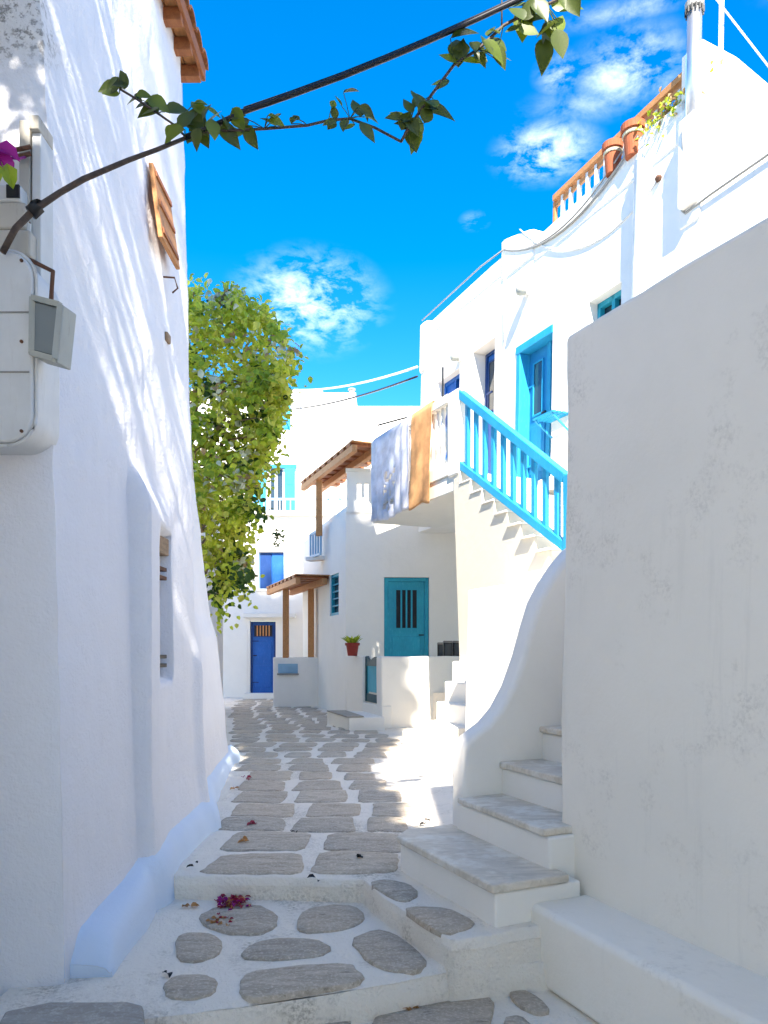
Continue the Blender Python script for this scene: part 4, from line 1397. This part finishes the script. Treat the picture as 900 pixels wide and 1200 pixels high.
# ------------------------------------------------------------------ wooden pergolas
def pergola(label, loc, zc, P, Q, width, posts, npl, group='brown wooden pergolas'):
    """P,Q: lane-side edge (2D) near and far; width to the right"""
    pg = thing('pergola', loc, label, 'pergola', group)
    d = (Q - P)
    nn = Vector((d.y, -d.x)).normalized()
    if nn.x < 0:
        nn = -nn
    for k in range(npl):
        c = P + d * (k + .5) / npl
        w = d.length / npl * .30
        dn = d.normalized() * w
        MB().prism([tuple(c - dn), tuple(c + dn), tuple(c + dn + nn * width), tuple(c - dn + nn * width)], zc, zc + .05).build('rafter', 'wood', pg, bevel=.004)
    for off in (.06, width * .55):
        p_, q2_ = P + nn * off, Q + nn * off
        MB().bar((p_.x, p_.y, zc - .065), (q2_.x, q2_.y, zc - .065), .10, .13).build('beam', 'wood_light', pg, bevel=.006)
    dn = d.normalized()
    for k in range(int(width / .11)):                # boards lying on the rafters with gaps between
        o_ = nn * (.0 + k * .11)
        p_, q2_ = P + o_ - dn * .02, Q + o_ + dn * .02
        MB().prism([tuple(p_), tuple(q2_), tuple(q2_ + nn * .10), tuple(p_ + nn * .10)], zc + .053, zc + .072).build('board', 'wood_light', pg)
    for (x, y, z0) in posts:
        MB().box((x - .065, y - .065, z0), (x + .065, y + .065, zc - .12)).build('post', 'wood_light', pg, bevel=.006)
    return pg


pA, pB = Vector((at(412, 520, 13.6).x, 13.6)), Vector((at(352, 570, 17.0).x, 17.0))
pergola('upper wooden pergola on the roof terrace of the teal door house', (-1.2, 15.5, 4.24), 5.30, pA, pB, .85, [(at(374, 600, 16.0).x, 16.0, 4.0)], 9)
pA, pB = Vector((at(346, 671, 15.6).x, 15.6)), Vector((at(312, 691, 18.9).x, 18.9))
pergola('lower wooden pergola on posts over the porch beside the royal blue door', (-2.0, 17, 1.4), 3.08, pA, pB, 1.15, [(at(335, 700, 17.05).x, 17.05, 1.35), (at(364.5, 700, 17.1).x, 17.1, 1.35)], 8)
# porch wall under the lower pergola
pw = thing('porch_wall', (-2.0, 17.1, .28), 'low white porch wall with a letter slot below the lower pergola', 'wall')
x0, x1 = at(320, 800, 17.0).x, at(377, 800, 17.0).x
MB().box((x0, 16.98, .15), (x1 + .15, 17.18, 1.40)).build('wall', 'white', pw, bevel=.025, seg=3, sub=.25, wob=.015)
MB().box((x0, 17.17, .15), (x0 + .2, 19.9, 1.39)).build('side_wall', 'white', pw, bevel=.02)
a, b = at(326, 789, 16.97), at(349, 778, 16.97)
MB().box((a.x, 16.955, a.z), (b.x, 17.0, b.z)).build('letter_panel', 'pale_blue', pw)
MB().box((a.x - .02, 16.93, a.z - .04), (b.x + .02, 17.0, a.z - .005)).build('letter_slot', 'cable_grey', pw)
# tiny blue balustrade on the roof corner
p = thing('roof_balustrade', (at(370, 650, 16.3).x, 16.3, 3.6), 'tiny pale blue railing at the roof corner under the upper pergola', 'railing')
xa, xb = at(364, 640, 16.6), at(376, 640, 16.0)
for t in range(5):
    c = xa.lerp(xb, t / 4)
    MB().box((c.x - .02, c.y - .02, 3.62), (c.x + .02, c.y + .02, 4.15)).build('baluster', 'pale_blue', p)
for z in (3.62, 4.12):
    MB().bar((xa.x, xa.y, z), (xb.x, xb.y, z), .05, .05).build('rail', 'pale_blue', p)
MB().bar((xa.x - .05, xa.y, 3.57), (xb.x + .3, xb.y + .3, 3.57), .25, .08).build('base', 'white_clean', p)

# ------------------------------------------------------------------ far house closing the lane
YF = 20.0
far = thing('far_house', (-2.5, 21.5, 0), 'tall white house closing the lane with royal blue door and cyan shutters', 'house')


def fx(u):
    return (u - 450) * YF / FPX


def fz(v):
    return EYE + (HOR - v) * YF / FPX


def FF(s, d, z):
    return (s, YF + d, z)


m = MB()
wall_open(m, FF, -7.5, 1.5, .1, 5.18, [(fx(293), fx(323), .40, fz(728)), (fx(303), fx(333), fz(690), fz(647))], .18)
m.add([FF(1.5, 0, .1), FF(1.5, 5, .1), FF(1.5, 5, 5.18), FF(1.5, 0, 5.18)], [(0, 1, 2, 3)])
m.build('wall', 'white', far, fix=False)
MB().box((fx(258) - 1, -.02, .1), (fx(290), -.003, fz(738)), FF).build('lower_patch', 'white', far)
MB().box((-7.5, -.10, 5.13), (1.5, 1.2, 5.26), FF).build('balcony_slab', 'white_warm', far, bevel=.015)
m = MB()
U2 = 1.0


def FU(s, d, z):
    return (s, YF + U2 + d, z)


def fu(u):
    return (u - 450) * (YF + U2) / FPX


def fuz(v):
    return EYE + (HOR - v) * (YF + U2) / FPX


wall_open(m, FU, -7.5, fu(417), 5.2, fuz(460), [(fu(296), fu(346), 5.26, fuz(548)), (fu(326), fu(341), fuz(504), fuz(470))], .2)
wall_open(m, FU, fu(417), 3.0, 5.2, fuz(476), [], .2)
m.add([FU(-7.5, 0, fuz(460)), FU(fu(417), 0, fuz(460)), FU(fu(417), 4, fuz(460)), FU(-7.5, 4, fuz(460))], [(0, 1, 2, 3)])
m.add([FU(fu(417), 0, fuz(476)), FU(3, 0, fuz(476)), FU(3, 4, fuz(476)), FU(fu(417), 4, fuz(476))], [(0, 1, 2, 3)])
m.add([FU(fu(417), 0, fuz(476)), FU(fu(417), 4, fuz(476)), FU(fu(417), 4, fuz(460)), FU(fu(417), 0, fuz(460))], [(0, 1, 2, 3)])
m.build('upper_wall', 'white', far, fix=False)
MB().box((-7.5, -.02, fuz(460) - .002), (fu(378), .25, fuz(456)), FU).build('parapet', 'white', far, bevel=.02)
# door
dl_ = door(far, FF, fx(293.3), fx(322.7), .40, fz(728.3), .06, 'royal', 'royal_dark', glass=(.08, .92, .82, .97), bars=5, bar_mat='wood_light', fw=.05, handle=.12)
MB().box((fx(286), -.14, fz(724)), (fx(347), .02, fz(719)), FF).build('lintel_ledge', 'white_warm', far, bevel=.01)
MB().box((fx(288), -.32, .2), (fx(324), .02, .42), FF).build('door_step', 'white', far, bevel=.015)
wn = MB().box((fx(304), .08, fz(689.5)), (fx(332), .11, fz(647.5)), FF).build('window', 'royal', far)
for k in range(2):
    a = fx(304 + 14 * k)
    b = fx(318 + 14 * k)
    MB().box((a + .01, .05, fz(689)), (b - .01, .075, fz(648)), FF).build('shutter', 'royal_dark' if k == 0 else 'royal', wn, bevel=.01)
for (a, b, c, d) in ((300, 303, 693, 644), (333, 336, 693, 644), (303, 333, 693, 690.2), (303, 333, 646.8, 644)):
    MB().box((fx(a), -.03, fz(c)), (fx(b), .03, fz(d)), FF).build('window_surround', 'white_clean', wn)
# balcony door with shutters
gd_ = MB().box((fu(313), .10, 5.28), (fu(333), .13, fuz(549)), FU).build('balcony_door', 'glass', far)
for (a, b) in ((312, 317), (322, 325), (331, 334)):
    MB().box((fu(a), .02, 5.28), (fu(b), .09, fuz(549)), FU).build('door_frame', 'white_paint', gd_)
for (a, b) in ((334, 346), (297, 311)):
    sh_ = MB().box((fu(a), -.10, 5.30), (fu(b), -.055, fuz(550)), FU).build('shutter', 'shutter_cyan', far, bevel=.006)
    for k in range(3):
        zc = 5.36 + k * .40
        MB().box((fu(a) + .06, -.108, zc), (fu(b) - .06, -.099, zc + .32), FU).build('shutter_panel', 'shutter_cyan', sh_, bevel=.003)
MB().box((fu(309), -.08, fuz(549)), (fu(348), .04, fuz(545)), FU).build('door_head', 'door_blue', far)
wn = MB().box((fu(327), .04, fuz(503)), (fu(340), .08, fuz(471)), FU).build('window', 'shutter_cyan', far)
for k in range(4):
    MB().box((fu(328), .02, fuz(501 - 8 * k)), (fu(339), .04, fuz(496 - 8 * k)), FU).build('shutter_slat', 'shutter_cyan', wn)
# balcony railing
rl = MB().box((fx(288), -.06, fz(586.5)), (fx(412), -.02, fz(584)), FF).build('balcony_railing', 'pale_blue', far)
MB().box((fx(288), -.06, fz(601)), (fx(412), -.02, fz(598.5)), FF).build('bottom_rail', 'shutter_cyan', rl)
for k in range(20):
    x = fx(291 + k * 6.2)
    MB().box((x - .014, -.055, fz(599)), (x + .014, -.025, fz(586)), FF).build('baluster', 'cable_grey', rl)
p = thing('roof_flue', (fu(412.5), 21.2, fuz(510)), 'white flue pipe standing on the far house roof', 'chimney')
MB().tube([(fu(412.5), YF + U2 - .12, fuz(520)), (fu(412.5), YF + U2 - .12, fuz(460))], .075, 12).build('pipe', 'white_paint', p, smooth=True)
MB().lathe([(.08, 0), (.11, .02), (.11, .06), (.02, .09)], (fu(412.5), YF + U2 - .12, fuz(460)), 12).build('cap', 'cable_grey', p)
MB().tube([(fu(398.5), YF + U2 + .1, fuz(477)), (fu(398.5), YF + U2 + .1, fuz(463))], .025, 8).build('vent', 'white_paint', p)
# cables to the far house
for (u0, v0, u1, v1, r, mt, lab, dy) in ((335, 480, 489, 441, .02, 'black_pvc', 'black cable strung from the far house to the balcony house', 0), (350, 457, 489, 430, .022, 'white_paint', 'white cable strung above the black one across the sky', .3)):
    A, B = at(u0, v0, 20.8), at(u1, v1, 14.4)
    tag(MB().tube(sag(A, B, .12), r, 6).build('strung_cable', mt, smooth=True), lab, 'cable')

# ------------------------------------------------------------------ bougainvillea behind the left house
bo = thing('bougainvillea', (-2.6, 10.3, .2), 'big yellow-green bougainvillea cascading from the corner of the left house', 'shrub')
rb = random.Random(21)
edge = [(338, 268), (350, 288), (365, 312), (380, 332), (400, 342), (440, 346), (480, 338), (520, 326), (560, 308), (600, 299), (640, 292), (680, 288), (705, 280), (730, 262)]
m = MB()
ncl = 0
while ncl < 390:
    v = rb.uniform(342, 728)
    ue = lerp_tab(edge, v) - 7
    u = 178 + (ue - 178) * (1 - rb.random() ** 1.4)
    if v > 560 and u < 215 + (v - 560) * .27:
        continue
    Y = rb.uniform(9.5, 11.3) - (.3 if u < 260 else 0)
    c = at(u, v, Y)
    if nz(u * .02, v * .02, 3) < -.20 and u > 235:
        continue
    ncl += 1
    hi = 1 - (v - 340) / 400
    kind = rb.random()
    rad = rb.uniform(.09, .2) * (1.0 if ue - u > 22 else .55)
    gr = Vector((rb.uniform(-.5, 1), rb.uniform(-1, .2), rb.uniform(-1.0, .3)))
    for k in range(int(rb.uniform(18, 34))):
        q_ = c + Vector((rb.gauss(0, rad), rb.gauss(0, rad), rb.gauss(0, rad)))
        d = (gr + Vector((rb.gauss(0, .8), rb.gauss(0, .8), rb.gauss(0, .8))))
        nrm_ = Vector((rb.gauss(0, .6), -.9 + rb.gauss(0, .5), .9 + rb.gauss(0, .5)))
        L = rb.uniform(.07, .13)
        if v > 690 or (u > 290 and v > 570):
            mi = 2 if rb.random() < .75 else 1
        elif kind < .60:
            mi = 0 if rb.random() < .55 else 3
        elif kind < .80:
            mi = 1
        elif kind < .88:
            mi = 2
        else:
            mi = rb.choice((4, 5, 5, 0))
        leaf_geo(m, q_, d, nrm_, L, L * .72, mi, .15, .15)
for k in range(34):
    u, v = rb.uniform(240, 330), rb.uniform(480, 700)
    if u > lerp_tab(edge, v) + 6 or u < 200 + (v - 480) * .2:
        continue
    c = at(u, v, rb.uniform(9.5, 10.4))
    for j_ in range(rb.randint(8, 16)):
        q_ = c + Vector((rb.gauss(0, .03), rb.gauss(0, .03), -.045 * j_))
        leaf_geo(m, q_, Vector((rb.gauss(0, 1), rb.gauss(0, .6), -.8)), Vector((rb.gauss(0, .4), -1, .8)), rb.uniform(.06, .10), .06, rb.choice((0, 0, 1, 3)), .15, .15)
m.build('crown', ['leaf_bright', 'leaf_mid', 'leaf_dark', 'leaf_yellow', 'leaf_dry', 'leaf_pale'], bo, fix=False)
m = MB()
m.tube([(-2.7, 10.4, .25), (-2.75, 10.4, 1.5), (-2.65, 10.35, 3.0), (-2.7, 10.4, 4.4), (-2.5, 10.4, 5.6)], [.10, .085, .07, .05, .025], 8)
m.build('trunk', 'wood_old', bo, smooth=True)
for k in range(16):
    z0 = rb.uniform(1.8, 5.2)
    v1_ = HOR - (z0 + rb.uniform(-.5, .8) - EYE) * FPX / 10.3
    u1_ = lerp_tab(edge, min(max(v1_, 340), 725)) - rb.uniform(4, 40)
    q_ = at(u1_, v1_, 10.2 + rb.uniform(-.5, .6))
    s_ = Vector((-2.68, 10.38, z0))
    MB().tube([s_, s_.lerp(q_, .5) + Vector((0, 0, .18)), q_], [.03, .02, .008], 6).build('branch', 'wood_old', bo, smooth=True)
# a small loose sprig by the far wall
p = thing('hanging_sprig', at(327, 628, 12.5), 'dark little leafy sprig dangling from the tip of a thin bougainvillea shoot', 'sprig')
m = MB()
for k in range(46):
    c = at(326, 628, 12.5) + Vector((rb.gauss(0, .04), rb.gauss(0, .05), rb.gauss(0, .085)))
    leaf_geo(m, c, Vector((rb.gauss(0, 1), rb.gauss(0, 1), -.6)), Vector((0, -1, 1)), .07, .045, 0)
m.build('leaves', ['leaf_dark'], p, fix=False)
MB().tube([at(326, 628, 12.5), at(318, 606, 12.1), at(300, 596, 11.4), at(282, 592, 10.6)], .006, 5).build('shoot', 'wood_old', p)

# house behind the bougainvillea, hidden from here except between its leaves
hb = thing('hidden_left_house', (-4.6, 13, 0), 'white house wall behind the bougainvillea', 'house')
MB().box((-7.4, 9.4, .1), (-3.55, 16.6, 4.6)).build('wall', 'white', hb, bevel=.03)
MB().box((-7.45, 9.35, 4.6), (-3.5, 16.65, 4.72)).build('roof', 'white', hb, bevel=.02)

# ------------------------------------------------------------------ the lane behind the camera: an unseen arched house added to shade the foreground
ah = thing('shade_archway_house', (0, -3.5, 0), 'added unseen white house with an archway behind the viewpoint, shading the foreground', 'house')
AY0, AY1, AH = -4.2, -1.2, 6.7
arch = [(-5.5, 0), (-1.5, 0), (-1.5, 2.2)] + [(1.5 * -math.cos(math.pi * k / 10), 2.2 + 1.2 * math.sin(math.pi * k / 10)) for k in range(1, 10)] + [(1.5, 2.2), (1.5, 0), (6.5, 0), (6.5, AH), (-5.5, AH)]
MB().prism(arch, AY0, AY1, lambda x, z, y: (x, y, z)).build('wall', 'white', ah)
MB().box((1.28, AY0 + .05, AH), (6.4, AY1 - .02, 8.75)).build('upper_shade_block', 'white', ah, bevel=.03)  # added block, sized to shade the right wall
MB().box((-5.4, AY0 + .05, AH), (-.1, AY1 - .02, 8.2)).build('upper_shade_block', 'white', ah, bevel=.03)  # added block, sized to shade the lower left wall
# unseen tall tree added behind it, crown shaped to shade the lane
tt = thing('shade_tree', (.6, -5.2, 0), 'added unseen tall tree behind the archway house, shading the lane', 'tree')
MB().tube([(.6, -5.2, -.1), (.5, -5.2, 6), (.4, -5.2, 13), (-.1, -5.2, 20), (-.7, -5.2, 27)], [.35, .28, .2, .12, .03], 9).build('trunk', 'wood_old', tt, smooth=True)
m = MB()
rt = random.Random(4)
for k in range(8500):
    z = rt.uniform(9.0, 28.5)
    x0_, x1_ = lerp_tab([(9, 0), (13, .02), (16.6, -.08), (17.6, -.5), (20, -1.0), (28, -1.8)], z) + .03 * math.sin(z * 2.1), lerp_tab([(9, 1.0), (12.8, 1.08), (14, 1.15), (16.5, 1.6), (18, 2.3), (20, 2.1), (24.0, 1.7), (25.2, 1.4), (28, .9)], z) + .08 * math.sin(z * 1.7)
    c = Vector((rt.uniform(x0_, x1_), -5.2 + rt.gauss(0, .45), z))
    leaf_geo(m, c, Vector((rt.gauss(0, 1), rt.gauss(0, 1), rt.gauss(.3, 1))), Vector((rt.gauss(0, 1), -1, 1)), rt.uniform(.3, .5), rt.uniform(.2, .32), rt.choice((0, 0, 1)))
m.build('crown', ['leaf_dark', 'leaf_mid'], tt, fix=False)

nb = thing('added_shade_house', (-4, .6, 0), 'added unseen white house block shading the near left corner', 'house')  # unseen house added to darken the near left corner
MB().box((-6.2, -1.15, 0), (-1.72, 2.45, 6.4)).build('wall', 'white', nb, bevel=.04, seg=3)
MB().box((-6.25, -1.2, 6.4), (-1.68, 2.5, 6.52)).build('coping', 'white', nb, bevel=.02)

# vine over the roof edge of the left house, casting dappled light on its wall
vo = thing('roof_vine', (-1.9, 2.4, 6.0), 'leafy vine hanging over the lane from the left house roof', 'vine')
m = MB()
rb2 = random.Random(31)
for k in range(185):
    c = Vector((rb2.uniform(-1.5, -.95), rb2.uniform(-.6, 1.9), rb2.uniform(6.0, 8.2)))
    if nz(c.x, c.y, c.z, 1.6) < -.05 + .16 * (c.y + .6):
        continue
    if c.y + (c.x + 1.45) / .108 > 4.15 + rb2.gauss(0, .25):
        continue
    for j_ in range(rb2.randint(6, 12)):
        q_ = c + Vector((rb2.gauss(0, .10), rb2.gauss(0, .10), rb2.gauss(0, .10)))
        leaf_geo(m, q_, Vector((rb2.gauss(0, 1), rb2.gauss(0, 1), -.4)), Vector((rb2.gauss(0, .6), rb2.gauss(0, .6), 1)), .12, .085, 0)
m.build('foliage', ['leaf_mid'], vo, fix=False)
for k in range(4):
    a = Vector((-1.75, .3 + k * .4, 6.9))
    MB().tube([Vector((-1.98, 3.4, 7.5)), a, Vector((-1.0, .3 + k * .4, 7.1)), Vector((-.4, .2 + k * .42, 6.6))], [.03, .022, .015, .006], 6).build('branch', 'wood_old', vo, smooth=True)

# ------------------------------------------------------------------ fallen petals
rp = random.Random(77)


def petal(c, L, mat, mm=None):
    m_ = mm or MB()
    leaf_geo(m_, Vector(c), Vector((rp.gauss(0, 1), rp.gauss(0, 1), .15)), Vector((rp.gauss(0, .4), rp.gauss(0, .4), 1)), L, L * .75, 0 if mm is None else mat, .3, .25)
    return m_


m = MB()
for k in range(110):
    u, v = 273 + rp.gauss(0, 9), 1059 + rp.gauss(0, 3.2)
    c = on_z(u, v, L1 + .012)
    petal((c.x, c.y, L1 + .012 + abs(rp.gauss(0, .016))), rp.uniform(.02, .042), rp.choice((0, 0, 1, 1, 2)), m)
for k in range(26):
    u, v = 258 + rp.gauss(0, 6), 1079 + rp.gauss(0, 2)
    c = on_z(u, v, L1 + .012)
    petal((c.x, c.y, L1 + .014), rp.uniform(.02, .035), rp.choice((1, 2, 2)), m)
o = m.build('petal_heap', ['petal_purple', 'petal_red', 'petal_tan'], fix=False)
tag(o, 'heap of red and purple fallen petals on the lower step', 'petals')
o['kind'] = 'stuff'
spots = [(290, 913, L2, 'petal_red', 'red petals by the kerb far up the lane'), (276, 924, L2, 'petal_tan', 'tan dried leaf bits beside the kerb above the red petals'),
         (296, 967, L2, 'petal_red', 'single small cluster of red petals on a middle paving stone'), (285, 986, L2, 'petal_tan', 'tan dried leaf on the second row of paving stones'),
         (427, 1187, 0, 'petal_purple', 'purple petals on the lowest paving beside the big stone'), (452, 1180, 0, 'petal_tan', 'tan leaf bits between the purple petals and the curled orange leaf'),
         (482, 1182, 0, 'petal_tan', 'curled orange-tan leaf on the edge of the lowest big stone'), (346, 1197, 0, 'petal_tan', 'tan leaf scrap alone at the foot of the lowest riser'),
         (226, 1062, L1, 'petal_tan', 'tan leaf bits left of the petal heap'), (228, 1014, L2, 'black', 'dark dry leaf crumbs on the white joint beside the kerb'),
         (345, 975, L2, 'black', 'dark leaf crumb in the joint between two middle stones'), (425, 1005, L2, 'black', 'dark leaf crumb in the joint near the bottom tread'),
         (500, 965, L2, 'black', 'dark leaf crumb on the white apron near the parapet'), (196, 1140, L1, 'black', 'dark leaf crumbs on the lower step by its left stones'),
         (372, 1031, L2, 'black', 'dark leaf crumb on the lip of the upper lane step')]
for (u, v, z, mt, lab) in spots:
    m = MB()
    for k in range(5 if mt != 'black' else 2):
        c = on_z(u + rp.gauss(0, 3), v + rp.gauss(0, 1.2), z + .014)
        if z == L2 and c.y > 4.4:
            c.z = lane_z(c.x, c.y) + .016
        petal(c, rp.uniform(.022, .045) * (1 + c.y * .04), 0, m)
    what = {'petal_red': ('red', 'petal'), 'petal_purple': ('purple', 'petal'), 'petal_tan': ('tan dried', 'leaf'), 'black': ('dark dry', 'leaf')}[mt]
    o = m.build('fallen_' + what[1], mt, fix=False)
    tag(o, lab, what[1], 'fallen leaf and petal bits')
